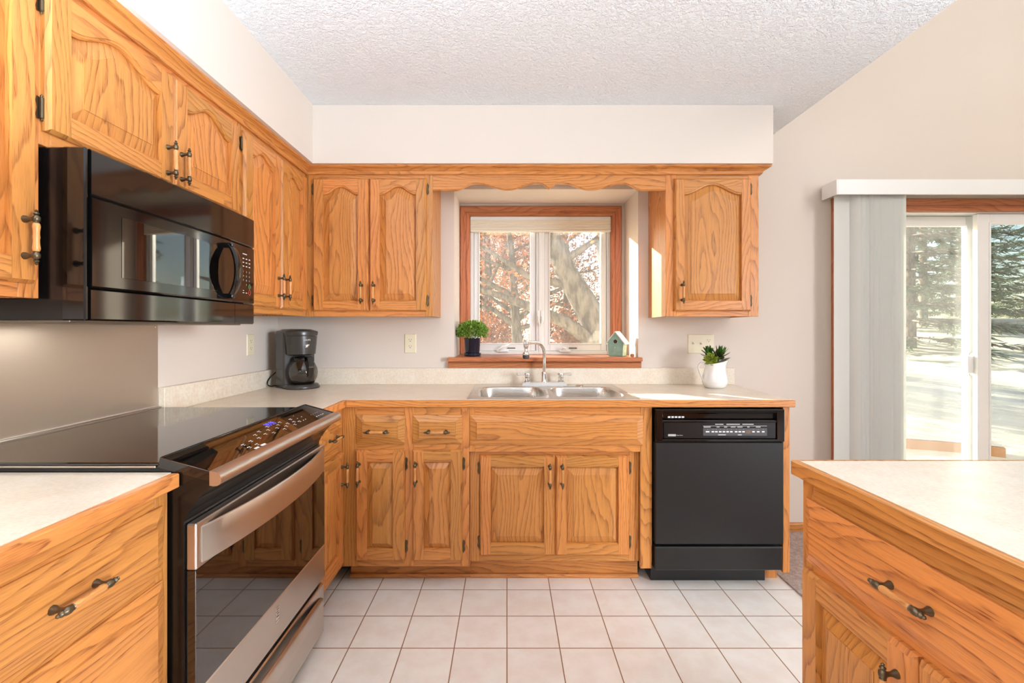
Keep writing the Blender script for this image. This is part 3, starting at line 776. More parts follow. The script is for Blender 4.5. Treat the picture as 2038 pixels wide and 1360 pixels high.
for r in ((.20, .030), (.235, .028), (.205, .050), (.245, .052), (.285, .05), (.30, .07), (.33, .055), (.335, .078), (.36, .045), (.37, .068), (.395, .085), (.41, .06), (.42, .04), (.44, .072), (.45, .05), (.47, .082), (.48, .06), (.49, .04), (.515, .055), (.53, .075), (.535, .045)):
    R += [(r[0]-.005, r[1], .005, .0028), (r[0]+.003, r[1], .007, .0028), (r[0], r[1]-.006, .009, .0016)]
for k in range(5): R.append((.56+.016*(k % 3), .04+.022*(k//2), .006, .002))
for k in range(4): R += [(.645+.018*k, .028, .010, .003), (.645+.018*k, .050, .006, .0016)]
for r in ((.21, .012, .02, .008), (.245, .013, .024, .008)): R.append(r)
marks(TP, R, WHITEP, cp)
m = MB(TP)
for k, a in enumerate((.408, .420, .437, .449)):
    for da, db, w, h in ((0, .009, .007, .0018), (0, 0, .007, .0018), (0, -.009, .007, .0018), (-.0036, .0045, .0018, .008), (.0036, .0045, .0018, .008), (.0036, -.0045, .0018, .008)):
        m.add([(a+da-w/2, .092+db-h/2, .0005), (a+da+w/2, .092+db-h/2, .0005), (a+da+w/2, .092+db+h/2, .0005), (a+da-w/2, .092+db+h/2, .0005)], [(0, 1, 2, 3)])
m.build('clock_display', LED, cp, fixn=False)
m = MB(); m.prism([(-.678, .855), (-.668, .8535), (-.660, .8545), (-.6545, .858), (-.6515, .863), (-.651, .868), (-.6515, .873), (-.654, .879), (-.658, .883), (-.664, .8865), (-.678, .888)], 1, RY0-.001, RY1+.001, smooth=True); m.build('front_trim', STEEL, rg)
DX = -.713
dr = MB(); dr.box(-.7365, DX, RY0+.006, RY1-.006, .657, .764, .003, 0, 1); dr.box(-.7365, DX, RY0+.006, RY1-.006, .245, .373, .003, 0, 1)
od = dr.build('oven_door', STEEL, rg)
m = MB(); m.box(-.7365, DX-.0008, RY0+.006, RY1-.006, .3732, .6568, .001); m.build('oven_window', DGLASS, od)
def bowed(z0, z1, bulge, y0, y1, th, rise=0.0, x=DX, name='handle', par=None):
    L = []
    for i in range(33):
        t = i/32; s = math.sin(math.pi*t)**.75 if 0 < t < 1 else 0
        y = y0+(y1-y0)*t; xo = x+.003+bulge*s; zt = z0+(z1-z0)*(.35+.65*s**.6) if rise == 0 else z1
        L.append([(xo, y, z0), (xo+.002*s, y, (z0+zt)/2), (xo-.001, y, zt-.003), (xo-.004, y, zt), (xo-th, y, zt-.001), (xo-th, y, z0+.002)])
    m = MB(); m.loops(L, 0, True, True, True, True); return m.build(name, STEEL, par)
bowed(.668, .752, .036, 1.078, 1.79, .009, 1, name='handle', par=od)
m = MB(); m.box(DX, DX+.002, 1.424, 1.444, .303, .350, .0006); bd = m.build('badge', CHROME, od)
TR = frame((DX+.002, 0, 0), 'left')
lettering([('KENMORE', 1.434, .310, .0045)], TR, BLACKS, bd)
marks(TR, [(1.434, .344, .014, .002), (1.432, .337, .012, .002), (1.436, .330, .012, .002), (1.434, .322, .014, .002)], BLACKS, bd)
m = MB(); m.box(-.7365, DX-.002, RY0+.008, RY1-.008, .035, .226, .004, 0, 1); sd_ = m.build('storage_drawer', STEEL, rg)
bowed(.150, .212, .020, 1.078, 1.79, .008, 0, name='drawer_pull', par=sd_)

# ------------------------------------------------------------------ stainless sheet and microwave
m = MB(); m.box(XL+.0008, XL+.0025, 1.02, 1.8135, .914, 1.2345)
ss = m.build('steel_backsplash', STEELZ, label='flat stainless steel sheet on the wall behind the range', cat='wall panel')
m = MB(); m.lathe([(.004, 0), (.004, .001), (.001, .002)], (XL+.0025, 1.80, 1.222), (1, 0, 0), 10); m.build('screw', CHROME, ss)
MY0, MY1, MZ0, MZ1 = 1.068, 1.780, 1.232, 1.6345
mw = thing('microwave', 'black over-the-range microwave hung below the short oak cabinet', 'microwave', (-1.17, 1.43, MZ0))
m = MB(); m.box(XL+.002, -1.012, MY0+.002, MY1-.002, MZ0, MZ1, .003); m.build('body', BLACKS, mw)
m = MB(); m.box(XL+.01, -1.02, MY0+.01, MY1-.01, MZ0-.004, MZ0+.001, .001); m.build('base_grille', brushed('dull_metal_filter', srgb(150, 140, 126), .45, 1), mw)
def mx(y): return -.972+.010*(1-((y-1.40)/.34)**2)
def strip(y0, y1, z0, z1, off=0.0, th=.03, n=24, c=.004):
    L = []
    for i in range(n+1):
        y = y0+(y1-y0)*i/n; x = mx(y)+off
        L.append([(x-th, y, z0), (x-c, y, z0), (x, y, z0+c), (x, y, z1-c), (x-c, y, z1), (x-th, y, z1)])
    m = MB(); m.loops(L, 0, True, True, True, True); return m
strip(MY0+.012, MY1, 1.524, MZ1-.001).build('vent_panel', BLACKG, mw)
m = MB(); m.box(-1.03, mx(MY0)-.004, MY0, MY0+.0105, MZ0, MZ1, .003); m.build('side_trim', BLACKG, mw)
md = strip(MY0+.012, 1.628, 1.309, 1.5225, .002).build('door', BLACKG, mw)
strip(MY0+.09, 1.54, 1.34, 1.492, .0028, .004, c=.0005).build('door_window', DGLASS, md)
strip(MY0+.012, 1.645, MZ0, 1.3075, -.001).build('lower_panel', BLACKG, mw)
kp = strip(1.63, MY1, 1.309, 1.5225, 0.0).build('control_panel', BLACKG, mw)
strip(1.647, MY1, MZ0, 1.3075, -.001).build('lower_corner_panel', BLACKG, mw)
L = []
for i in range(25):
    t = i/24; s = math.sin(math.pi*t)
    z = 1.318+(1.508-1.318)*t; x = mx(1.585)+.006+.042*s**.6; w = .012+.010*s
    L.append([(x, 1.585-w, z), (x+.006, 1.585-w*.5, z), (x+.006, 1.585+w*.5, z), (x, 1.585+w, z), (x-.008, 1.585+w*.8, z), (x-.008, 1.585-w*.8, z)])
m = MB(); m.loops(L, 0, True, True, True, True)
for z in (1.326, 1.5): m.box(mx(1.585), mx(1.585)+.03, 1.574, 1.596, z-.008, z+.008, .003)
m.build('handle', BLACKG, md)
ky = 1.72; kx = mx(ky); sl = math.atan2(mx(ky+.05)-mx(ky-.05), .1)
TK = Matrix.Translation((kx+.0012, ky, 0)) @ Matrix.Rotation(-sl, 4, 'Z') @ frame((0, 0, 0), 'left')
lettering([(d_, -.022+.022*(i % 3), 1.425-.016*(i//3), .009) for i, d_ in enumerate('123456789')] + [('0', 0, 1.377, .009)], TK, WHITEP, kp)
marks(TK, [(-.012, 1.49, .03, .003)]+[(-.022+.022*(i % 3), 1.473-.014*(i//3), .011, .003) for i in range(9)]+[(-.022, 1.347, .012, .002), (0, 1.347, .012, .002), (-.022, 1.355, .008, .002)], WHITEP, kp)
def ringmark(a, b, r, n, mat, rot=0.0):
    m = MB(TK); P = []
    for rr in (r, r*.72): P += [(a+rr*math.cos(2*math.pi*k/n+rot), b+rr*1.1*math.sin(2*math.pi*k/n+rot), .0004) for k in range(n)]
    m.add(P, [(k, (k+1) % n, n+(k+1) % n, n+k) for k in range(n)]); m.add([(a-r*.4, b-.001, .0004), (a+r*.4, b-.001, .0004), (a+r*.4, b+.001, .0004), (a-r*.4, b+.001, .0004)], [(0, 1, 2, 3)])
    m.build('button', mat, kp, fixn=False)
ringmark(.023, 1.372, .0105, 4, GREENP); ringmark(.023, 1.35, .0095, 8, REDP, math.pi/8)

# ------------------------------------------------------------------ dishwasher
dw = thing('dishwasher', 'black built-in dishwasher at the right end of the sink counter', 'dishwasher', (.98, 2.42, 0))
TD = frame((0, 2.146, 0), 'back')
da0, da1 = .683, 1.277
m = MB(TD); m.box(da0+.004, da1-.004, .105, .84, -.58, -.02); m.box(da0-.001, da0+.004, .1, .84, -.10, -.03); m.build('tub', BLACKS, dw)
m = MB(TD); m.box(da0+.01, 1.245, .0008, .10, -.56, -.085, .001); m.build('toe_panel', BLACKM, dw)
m = MB(TD); m.box(da0, da1, .219, .6935, -.02, .016, .005); m.build('door', BLACKM, dw)
m = MB(TD); m.box(da0, da1-.002, .098, .207, -.03, .012, .005); m.build('access_panel', BLACKM, dw)
# control console: a frame around a recess with a grip above and a flat fascia below
m = MB(TD); z0, z1 = .695, .8445
m.box(da0, da0+.034, z0, z1, -.02, .022, .003); m.box(da1-.034, da1, z0, z1, -.02, .022, .003); m.box(da0+.03, da1-.03, .826, z1, -.02, .0218, .003); m.box(da0+.03, da1-.03, z0, .706, -.02, .0218, .002)
m.box(da0+.03, da1-.03, z0+.005, z1-.01, -.02, .002)
m.prism([(.800, .003), (.793, .014), (.790, .0165), (.783, .0165), (.783, -.01), (.802, -.01)], 0, da0+.034, da1-.034, 0)
con = m.build('control_console', BLACKG, dw)
m = MB(TD); m.box(da0+.036, da1-.036, .707, .786, -.001, .0165, .004); m.build('fascia', plain('fascia_black', srgb(16, 14, 13), .3), con)
m = MB(TD); m.loops([[(.93+.045*math.cos(t), .824-.008*math.sin(t)*k, c) for t in [math.pi*i/12 for i in range(13)]] for k, c in ((0, .0225), (1, .0225), (1.2, .012), (0, .012))], 0, False, False); m.build('latch', BLACKG, con)
TF = frame((0, 2.146-.0165, 0), 'back')
m = MB(TF); m.box(.903, 1.198, .7225, .757, -.004, .0008, .0004); kp = m.build('keypad', GREYP, con)
TF2 = frame((0, 2.146-.0174, 0), 'back')
xs0 = (.924, .948, .964, .982, .999, 1.016, 1.033, 1.055, 1.072, 1.089, 1.135, 1.157, 1.18)
marks(TF2, [(x, .741, .012 if i else .017, .006) for i, x in enumerate(xs0)]+[(.99, .7268, .036, .0028), (1.072, .7268, .018, .0028)]+[(x, .752, .0025, .001) for x in xs0], WHITEP, kp)
m = MB(TF2); m.box(1.100, 1.122, .7325, .7475, -.001, .0003); m.build('status_window', plain('dim_display', srgb(120, 92, 74), .3), kp)
m = MB(TF); marks(TF, [(.978, .7755, .038, .003), (1.042, .7755, .062, .003), (1.11, .7755, .052, .003), (.922, .7625, .032, .0028), (.972, .7625, .014, .0028), (1.007, .7625, .014, .0028), (1.042, .7625, .022, .0028), (1.073, .7625, .024, .0028), (1.112, .7625, .011, .0028), (1.157, .7625, .022, .0028), (1.05, .7672, .294, .0012)], WHITEP, con)
marks(TF, [(.76, .725, .036, .009)], WHITEP, con)
lettering([('KENMORE', .76, .725, .0076)], frame((0, 2.146-.0170, 0), 'back'), BLACKS, con)
lettering([('Ultra Wash', .795, .7245, .006)], TF, WHITEP, con)
m = MB(TD); marks(frame((0, 2.146-.0026, 0), 'back'), [(.752+.016*k, .806, .012, .007) for k in range(5)], WHITEP, con)

# ------------------------------------------------------------------ sink and faucet
sk = thing('sink', 'double-bowl stainless steel sink set in the counter below the window', 'sink', (.217, 2.44, .70))
m = MB(); zt = ct1+.003; ox0, ox1, oy0, oy1 = -.187, .621, 2.160, 2.731
xm = .2125; yb0, yb1 = 2.205, 2.612
NB = 64; TH = [2*math.pi*(k+.5)/NB for k in range(NB)]; TH = [math.pi/4+2*math.pi*k/NB for k in range(NB)]
def sgp(v, e): return math.copysign(abs(v)**e, v)
bowls = []
for cx0, cx1, bx0, bx1 in ((ox0+.006, xm, -.150, .194), (xm, ox1-.006, .231, .582)):
    cc = ((bx0+bx1)/2, (yb0+yb1)/2); hx, hy = (bx1-bx0)/2, (yb1-yb0)/2
    cy0, cy1 = oy0+.006, yb1+.02
    unit = [(sgp(math.cos(t), .42), sgp(math.sin(t), .42)) for t in TH]
    outer = []
    for ux, uy in unit:
        k = max(abs(ux), abs(uy)); ux, uy = ux/k, uy/k
        outer.append((cc[0]+ux*((cx1-cc[0]) if ux > 0 else (cc[0]-cx0)), cc[1]+uy*((cy1-cc[1]) if uy > 0 else (cc[1]-cy0)), zt))
    lv = [(1.0, zt), (.985, zt-.002), (.972, zt-.009), (.955, zt-.05), (.935, zt-.12), (.90, zt-.15), (.83, zt-.165), (.6, zt-.171), (.12, zt-.174)]
    L = [outer]+[[(cc[0]+ux*hx*k, cc[1]+uy*hy*k, z) for ux, uy in unit] for k, z in lv]
    b = MB(); b.loops(L, 0, True, True, False, True)
    bowls.append((b, cc))
d = MB()
d.box(ox0+.006, ox1-.006, yb1+.02, oy1-.006, ct1+.0003, zt)
for x0, x1, y0, y1 in ((ox0, ox1, oy0, oy0+.006), (ox0, ox1, oy1-.006, oy1), (ox0, ox0+.006, oy0+.006, oy1-.006), (ox1-.006, ox1, oy0+.006, oy1-.006)): d.box(x0, x1, y0, y1, ct1+.0003, zt+.0012, .0005)
d.build('deck', SINKM, sk)
for b, cc in bowls:
    o = b.build('bowl', SINKM, sk, fixn=False)
    q = MB(); q.lathe([(.043, 0), (.045, .002), (.040, .003), (.036, .001), (.02, .0005), (.001, .0005)], (cc[0], cc[1]+.02, zt-.1735), seg=24); q.build('drain', CHROME, o)
q = MB(); q.lathe([(.0, .006), (.010, .0055), (.020, .004), (.024, .001), (.024, 0)], (.418, 2.668, zt+.0002), seg=20); q.build('hole_cover', SINKM, sk)

fc = thing('faucet', 'chrome two-handle faucet with gooseneck spout behind the sink', 'faucet', (.215, 2.672, zt))
m = MB(); m.prism([(.085, zt+.0004), (.345, zt+.0004), (.338, zt+.016), (.332, zt+.020), (.098, zt+.020), (.092, zt+.016)], 1, 2.644, 2.700); m.build('deck_plate', plain('white_chrome', srgb(238, 238, 236), .14, .35), fc)
m = MB(); zf = zt+.02
m.lathe([(.019, 0), (.019, .004), (.0165, .008), (.0165, .05), (.0145, .056), (.012, .06)], (.215, 2.672, zf), seg=20)
path = [(.215, 2.672, zf+.05), (.2155, 2.672, zf+.12), (.216, 2.672, zf+.165)]
for k in range(1, 10):
    t = math.pi/2*k/9
    path.append((.216-.058*(1-math.cos(t)), 2.672-.075*(1-math.cos(t)), zf+.165+.066*math.sin(t)))
path += [(.128, 2.557, zf+.232), (.104, 2.528, zf+.230)]
m.tube(path, .0105, 14); m.build('spout', CHROME, fc)
m = MB(); e = path[-1]
m.lathe([(.0, .016), (.013, .014), (.014, 0), (.013, -.022), (.009, -.028), (.008, -.040), (.010, -.044)], (e[0], e[1], e[2]), seg=18)
m.lathe([(.010, -.044), (.017, -.052), (.019, -.062), (.018, -.066)], (e[0], e[1], e[2]), seg=18)
ah = m.build('spray_head', CHROME, fc)
m = MB(); m.lathe([(.018, -.0662), (.019, -.072), (.017, -.084), (.010, -.087), (0, -.087)], (e[0], e[1], e[2]), seg=18); m.build('aerator_grip', RUBBER, ah)
for x, sg in ((.118, -1), (.312, 1)):
    m = MB(); m.lathe([(.018, 0), (.0185, .006), (.013, .010), (.013, .024), (.016, .027), (.013, .030), (.013, .038), (.019, .041), (.020, .047), (.017, .052), (.0, .053)], (x, 2.672, zf), seg=20)
    hd = m.build('handle', CHROME, fc)
    m = MB(); m.tube([(x+sg*.016, 2.671, zf+.046), (x+sg*.03, 2.668, zf+.0465), (x+sg*.058, 2.66, zf+.046), (x+sg*.063, 2.659, zf+.045)], [.0065, .007, .0088, .003], 12); m.build('lever', ACRYL, hd)

# ------------------------------------------------------------------ outlets and switches
def outlet_face(m, a, b):
    m.prism([(a+.0165*math.cos(t)*(1 if abs(math.sin(t)) < .8 else 1), b+max(-.0125, min(.0125, .0165*math.sin(t)))) for t in [2*math.pi*k/24 for k in range(24)]], 2, .004, .0062)
def receptacle(T, a, b, par):
    m = MB(T); outlet_face(m, a, b); r = m.build('receptacle', CREAMP, par)
    m = MB(T); m.box(a-.0075, a-.0055, b+.000, b+.008, .0058, .0064); m.build('slot', HOLE, r)
    m = MB(T); m.box(a+.0055, a+.0075, b+.001, b+.0075, .0058, .0064); m.build('slot', HOLE, r)
    m = MB(T); m.lathe([(.0024, .0058), (.0024, .0064)], (a, b-.006, 0), (0, 0, 1), 10); m.build('slot', HOLE, r)
def duplex(T, label, loc, w=.07):
    o = thing('wall_outlet', label, 'outlet', loc)
    m = MB(T); m.frust(-w/2, w/2, -.0575, .0575, .0004, .002, .0055, .004, .004, .004, .004); m.build('cover_plate', CREAMP, o)
    for b in (.0195, -.0195): receptacle(T, 0, b, o)
    m = MB(T); m.lathe([(.003, .005), (.003, .0062), (.001, .0066)], (0, 0, 0), (0, 0, 1), 8); m.build('screw', CREAMP, o)
    return o
duplex(frame((-.578, YW, 1.129), 'back'), 'cream double outlet on the back wall left of the sink window', (-.578, YW, 1.07))
duplex(frame((XL, 2.468, 1.13), 'left'), 'cream outlet on the left wall near the corner, past the microwave', (XL, 2.468, 1.07))
TS = frame((1.160, YW, 1.127), 'back')
sw = thing('switch_plate', 'wide cream switch and outlet plate on the wall above the white pitcher', 'switch plate', (1.16, YW, 1.07))
m = MB(TS); m.frust(-.0785, .0785, -.0575, .0575, .0004, .002, .0055, .004, .004, .004, .004); m.build('cover_plate', CREAMP, sw)
for a in (-.046, 0):
    m = MB(TS); m.box(a-.005, a+.005, -.012, .012, .005, .0062, .0003); m.prism([(-.004, .006), (.004, .006), (.009, .015), (.003, .016)], 0, a-.0035, a+.0035)
    for b in (.030, -.030): m.lathe([(.0028, .005), (.0028, .006), (.001, .0064)], (a, b, 0), (0, 0, 1), 8)
    m.build('toggle', CREAMP, sw)
for b in (.0195, -.0195): receptacle(TS, .046, b, sw)

# ------------------------------------------------------------------ coffee maker
kz = ct1+.0004
TCM = Matrix.Translation((-1.176, 2.606, kz)) @ Matrix.Rotation(math.radians(47), 4, 'Z')
cm = thing('coffee_maker', 'black drip coffee maker with glass carafe in the counter corner', 'coffee maker', (-1.176, 2.606, kz))
def dplan(w, yb, yf, z, r=.018, n=28):
    P = []
    for k in range(7):
        t = math.pi/2*k/6; P.append((w-r+r*math.cos(t), yb-r+r*math.sin(t), z))
    for k in range(7):
        t = math.pi/2+math.pi/2*k/6; P.append((-w+r+r*math.cos(t), yb-r+r*math.sin(t), z))
    d = w
    for k in range(n+1):
        t = math.pi+math.pi*k/n; P.append((w*math.cos(t), yf+d+ (d)*math.sin(t) if False else (yf+.07)+.07*math.sin(t), z))
    return P
m = MB(TCM)
m.loops([dplan(.088, .105, -.128, 0), dplan(.090, .106, -.131, .004), dplan(.090, .106, -.131, .012), dplan(.084, .104, -.122, .024), dplan(.07, .1, -.10, .0275)], 0, True, True, True, True)
m.build('base', COFFEEP, cm)
m = MB(TCM)
bk = lambda z, w=.090: [(w, .0, z), (w, .085, z), (w-.02, .106, z), (-w+.02, .106, z), (-w, .085, z), (-w, -.012, z), (-w+.008, -.02, z), (w-.008, -.02, z)]
m.loops([bk(.0005), bk(.302), bk(.306, .088)], 0, False, True, True, True); m.build('water_tank', COFFEEP, cm)
m = MB(TCM)
m.loops([dplan(.064, .0, -.092, .184), dplan(.076, .0, -.106, .190), dplan(.080, .0, -.110, .24), dplan(.083, .0, -.112, .290)], 0, True, True, True, True); hd = m.build('brew_head', COFFEEP, cm)
m = MB(TCM)
m.loops([dplan(.084, .104, -.113, .3065 if False else .2915), dplan(.087, .105, -.115, .3075), dplan(.086, .104, -.113, .316), dplan(.06, .08, -.08, .327), dplan(.02, .03, -.03, .329)], 0, True, True, True, True); m.build('lid', COFFEEP, cm)
TCF = TCM @ frame((0, -.1125, 0), 'back')
m = MB(TCF); 
lettering([('KRUPS', 0, .268, .013)], TCF, WHITEP, hd, depth=.0002)
m = MB(TCF); m.lathe([(.016, -.004), (.016, .002), (.013, .004), (.0, .005)], (0, .236, 0), (0, 0, 1), 20, squash=.45); m.build('switch', CHROME, hd)
m = MB(TCM); m.add([(-.0862, .045, .275), (-.0862, .07, .275), (-.0862, .07, .287), (-.0862, .045, .287)], [(0, 1, 2, 3)]); m.build('sticker', WHITEP, cm, fixn=False)
m = MB(TCM); cy_ = -.045
m.lathe([(.0, .0285), (.050, .0285), (.062, .038), (.073, .062), (.0765, .088), (.073, .114), (.060, .142), (.048, .155)], (0, -.062, 0), seg=28); cf = m.build('carafe', CARAFE, cm)
m = MB(TCM); m.lathe([(.0495, .153), (.051, .158), (.050, .166), (.042, .175), (.015, .178), (0, .178)], (0, -.062, 0), seg=24); m.build('carafe_lid', BLACKS, cf)
m = MB(TCM); m.lathe([(.0525, .0278), (.0545, .029), (.060, .034), (.055, .033)], (0, -.062, 0), seg=24, caps=False); m.build('carafe_foot_ring', BLACKS, cf)
m = MB(TCM); L = []
for (y, z, w) in ((-.105, .166, .013), (-.122, .178, .015), (-.146, .174, .015), (-.157, .15, .014), (-.159, .115, .013), (-.155, .08, .012), (-.150, .064, .009)):
    L.append([(-w, y+.004, z-.004), (-w, y-.004, z+.004), (w, y-.004, z+.004), (w, y+.004, z-.004)])
m.loops(L, 0, True, True, True, True); m.build('carafe_handle', BLACKG, cf)
cpts = [Vector(c) for c in ((-1.262, 2.63, kz+.03), (-1.295, 2.60, kz+.012), (-1.320, 2.58, kz+.008), (-1.336, 2.572, kz+.02), (-1.34, 2.60, kz+.05), (-1.325, 2.66, kz+.085))]
for _ in range(3): cpts = [cpts[0]]+[c for i in range(len(cpts)-1) for c in (cpts[i].lerp(cpts[i+1], .25), cpts[i].lerp(cpts[i+1], .75))]+[cpts[-1]]
m = MB(); m.tube(cpts, .003, 8); m.build('power_cord', BLACKS, cm)

# ------------------------------------------------------------------ pot of greenery on the sill
zs = 1.0474
pl = thing('potted_plant', 'leafy green plant in a navy glazed pot, left end of the window sill', 'potted plant', (-.215, 2.87, zs))
m = MB(); o = (-.215, 2.87, zs)
m.lathe([(.0, 0), (.046, 0), (.053, .006), (.054, .020), (.050, .020), (.046, .012)], o, seg=32); m.build('saucer', NAVY, pl)
m = MB(); m.lathe([(.0, .012), (.040, .0125), (.0455, .03), (.051, .108), (.053, .110), (.053, .113), (.048, .113), (.046, .095), (.0, .095)], o, seg=32); m.build('pot', NAVY, pl)
m = MB(); r_ = random.Random(3)
for k in range(26):
    a, t = r_.random()*6.283, r_.random()
    d = Vector((math.cos(a)*(.3+t), math.sin(a)*(.3+t), 1.4)).normalized()
    b = Vector(o)+Vector((math.cos(a)*.02, math.sin(a)*.02, .094)); m.tube([b, b+d*.04, b+d*.075], [.0018, .0015, .001], 5)
m.build('stems', LEAFP, pl)
m = MB(); ctr = Vector(o)+Vector((0, 0, .152))
for k in range(2600):
    z = r_.uniform(-.55, 1); a = r_.random()*6.283; rr = math.sqrt(max(0, 1-z*z)); sc = r_.uniform(.2, 1.0)**.5
    q = ctr+Vector((math.cos(a)*rr*.098*sc, math.sin(a)*rr*.09*sc, z*.066*sc+.004*math.sin(5*a)))
    d = Vector((math.cos(a)*rr, math.sin(a)*rr, z*.8+.5))+Vector((r_.uniform(-.8, .8), r_.uniform(-.8, .8), r_.uniform(-.6, .8))); d.normalize()
    u = d.orthogonal().normalized(); u.rotate(Matrix.Rotation(r_.random()*6.28, 3, d)); w = d.cross(u)
    ln, wd = r_.uniform(.009, .016), r_.uniform(.003, .005)
    m.add([q, q+d*ln*.5+u*wd+w*.001, q+d*ln, q+d*ln*.5-u*wd+w*.001], [(0, 1, 2, 3)])
m.build('foliage', LEAFP, pl, fixn=False)

# ------------------------------------------------------------------ birdhouse
TBH = Matrix.Translation((.684, 2.862, zs)) @ Matrix.Rotation(math.radians(-31), 4, 'Z')
bh = thing('birdhouse', 'small sage green birdhouse with white roof, right end of the sill', 'birdhouse', (.684, 2.862, zs))
m = MB(TBH); m.box(-.044, .044, -.038, .038, .0002, .006, .001)
m.prism([(-.043, .006), (.043, .006), (.049, .086), (0, .146), (-.049, .086)], 1, -.040, -.034); m.prism([(-.043, .006), (.043, .006), (.049, .086), (0, .146), (-.049, .086)], 1, .034, .040)
bd = m.build('body', SAGE, bh)
m = MB(TBH)
for sg in (-1, 1): m.prism([(sg*.043, .006), (sg*.0385, .006), (sg*.0445, .09), (sg*.049, .0862)], 1, -.0338, .0338)
m.build('side_wall', SAGEW, bh)
m = MB(TBH)
for sg in (-1, 1):
    m.prism([(sg*.0005, .1475), (sg*.0005, .1545), (sg*.063, .0785), (sg*.0605, .0745)], 1, -.047, .047)
m.build('roof', WHITEW, bh)
m = MB(TBH); m.lathe([(.0, -.0004), (.0125, -.0004), (.0125, .0004)], (0, -.0402, .092), (0, -1, 0), 24); m.build('entrance_hole', HOLE, bh)
m = MB(TBH); m.lathe([(.0125, 0), (.0145, 0), (.0145, .001), (.0125, .001), (.0125, 0)], (0, -.0402, .092), (0, -1, 0), 24, caps=False); m.lathe([(.0028, 0), (.0026, .012), (.001, .013)], (0, -.04, .055), (0, -1, 0), 10); m.build('perch', SAGEW, bh)
m = MB(); m.lathe([(.0, 0), (.009, .001), (.013, .007), (.013, .013), (.009, .019), (.0, .021)], (.755, 2.785, zs), seg=16)
m.build('wooden_knob', OAKT, label='small round brown knob on the sill, right of the birdhouse', cat='knob')

# ------------------------------------------------------------------ pitcher with succulents
po = Vector((1.163, 2.588, kz))
pt = thing('pitcher', 'glossy white ceramic pitcher holding succulents at the counter right end', 'pitcher', po)
prof = [(.0, .0), (.044, .0), (.050, .003), (.060, .013), (.0665, .030), (.067, .042), (.064, .062), (.059, .082), (.0545, .102), (.0515, .120), (.0525, .134), (.055, .143)]
inn = [(.0525, .142), (.049, .13), (.048, .118), (.052, .095), (.055, .07)]
def pring(r, z, up):
    L = []
    for k in range(40):
        t = 2*math.pi*k/40; c = math.cos(t)
        sp = max(0, c)**6*up
        L.append((po.x+(r+.022*sp)*c, po.y+r*math.sin(t)*(1-.25*sp), po.z+z+up*(.010*c+.006*sp)))
    return L
m = MB(); m.loops([pring(max(r, 1e-4), z, max(0, (z-.095)/.048)) for r, z in prof+inn], 0, True, True, True, True); m.build('body', CERAM, pt)
m = MB(); L = []
hp = [(-.046, .128), (-.060, .140), (-.078, .140), (-.090, .128), (-.092, .112), (-.086, .090), (-.076, .066), (-.066, .045), (-.060, .036)]
for i, (x, z) in enumerate(hp):
    a, b = hp[max(i-1, 0)], hp[min(i+1, len(hp)-1)]
    d = Vector((b[0]-a[0], 0, b[1]-a[1])).normalized(); n_ = Vector((d.z, 0, -d.x)); c = Vector((po.x+x, po.y, po.z+z)); w = .0085
    L.append([c+n_*.004*math.cos(t)+Vector((0, w*math.sin(t), 0)) for t in [2*math.pi*k/12 for k in range(12)]])
m.loops(L, 0, True, True, True, True); m.build('handle', CERAM, pt)
def blade(m, base, d, up, ln, wd, th, curl=.0, tip=.0):
    d = Vector(d).normalized(); s_ = d.cross(Vector(up)).normalized(); n_ = s_.cross(d)
    L = []
    for t, f in ((0, .45), (.25, .8), (.55, 1.0), (.8, .7), (1.0, .04)):
        c = Vector(base)+d*ln*t+n_*curl*ln*t*t
        w, h = wd*f, th*f
        L.append([c-s_*w, c-n_*h*.9, c+s_*w, c+n_*h*.35])
    m.loops(L, 0, True, True, True, True)
def rosette(name, label, o, axis, rows, mat, ln, wd, th, mat2=None, group=None):
    t = thing(name, label, 'succulent', o)
    ax = Vector(axis).normalized(); u = ax.orthogonal().normalized(); w = ax.cross(u); o = Vector(o)
    for part, sel in (('outer_leaves', 0), ('inner_leaves', 1)):
        m = MB()
        for i, (n, el, sc, off) in enumerate(rows):
            if (i >= len(rows)//2) != bool(sel): continue
            for k in range(n):
                a = 2*math.pi*(k+.5*(i % 2))/n+.3*i
                rad = u*math.cos(a)+w*math.sin(a); e = math.radians(el)
                blade(m, o+ax*off+rad*.004, rad*math.cos(e)+ax*math.sin(e), ax, ln*sc, wd*sc, th*sc, .22)
        m.build(part, mat if sel else (mat2 or mat), t, fixn=False)
    m = MB(); m.tube([o-ax*.05, o-ax*.02, o+ax*rows[-1][3]], [.004, .005, .003], 8); m.build('stem', mat, t)
rosette('succulent', 'pale yellow-green rosette succulent at the front left of the pitcher', po+Vector((-.032, -.022, .160)), (-.35, -.75, .75),
        [(7, 5, 1.0, -.014), (7, 18, 1.0, -.006), (6, 34, .9, .002), (5, 52, .75, .010), (4, 72, .55, .016)], SUCL, .040, .0115, .006)
rosette('succulent', 'dark green spiky succulent leaning right in the white pitcher', po+Vector((.026, 0, .178)), (.22, -.12, 1),
        [(8, 12, 1.05, -.02), (8, 28, 1.05, -.006), (7, 46, .95, .006), (6, 62, .8, .014), (4, 80, .6, .02)], SUCD, .060, .0085, .003, SUCR)
rosette('succulent', 'smaller dark green spiky succulent behind the pale rosette', po+Vector((-.022, .022, .188)), (-.25, .1, 1),
        [(8, 15, 1.0, -.012), (7, 34, 1.0, -.002), (6, 52, .9, .008), (5, 72, .7, .014)], SUCD, .048, .008, .003)

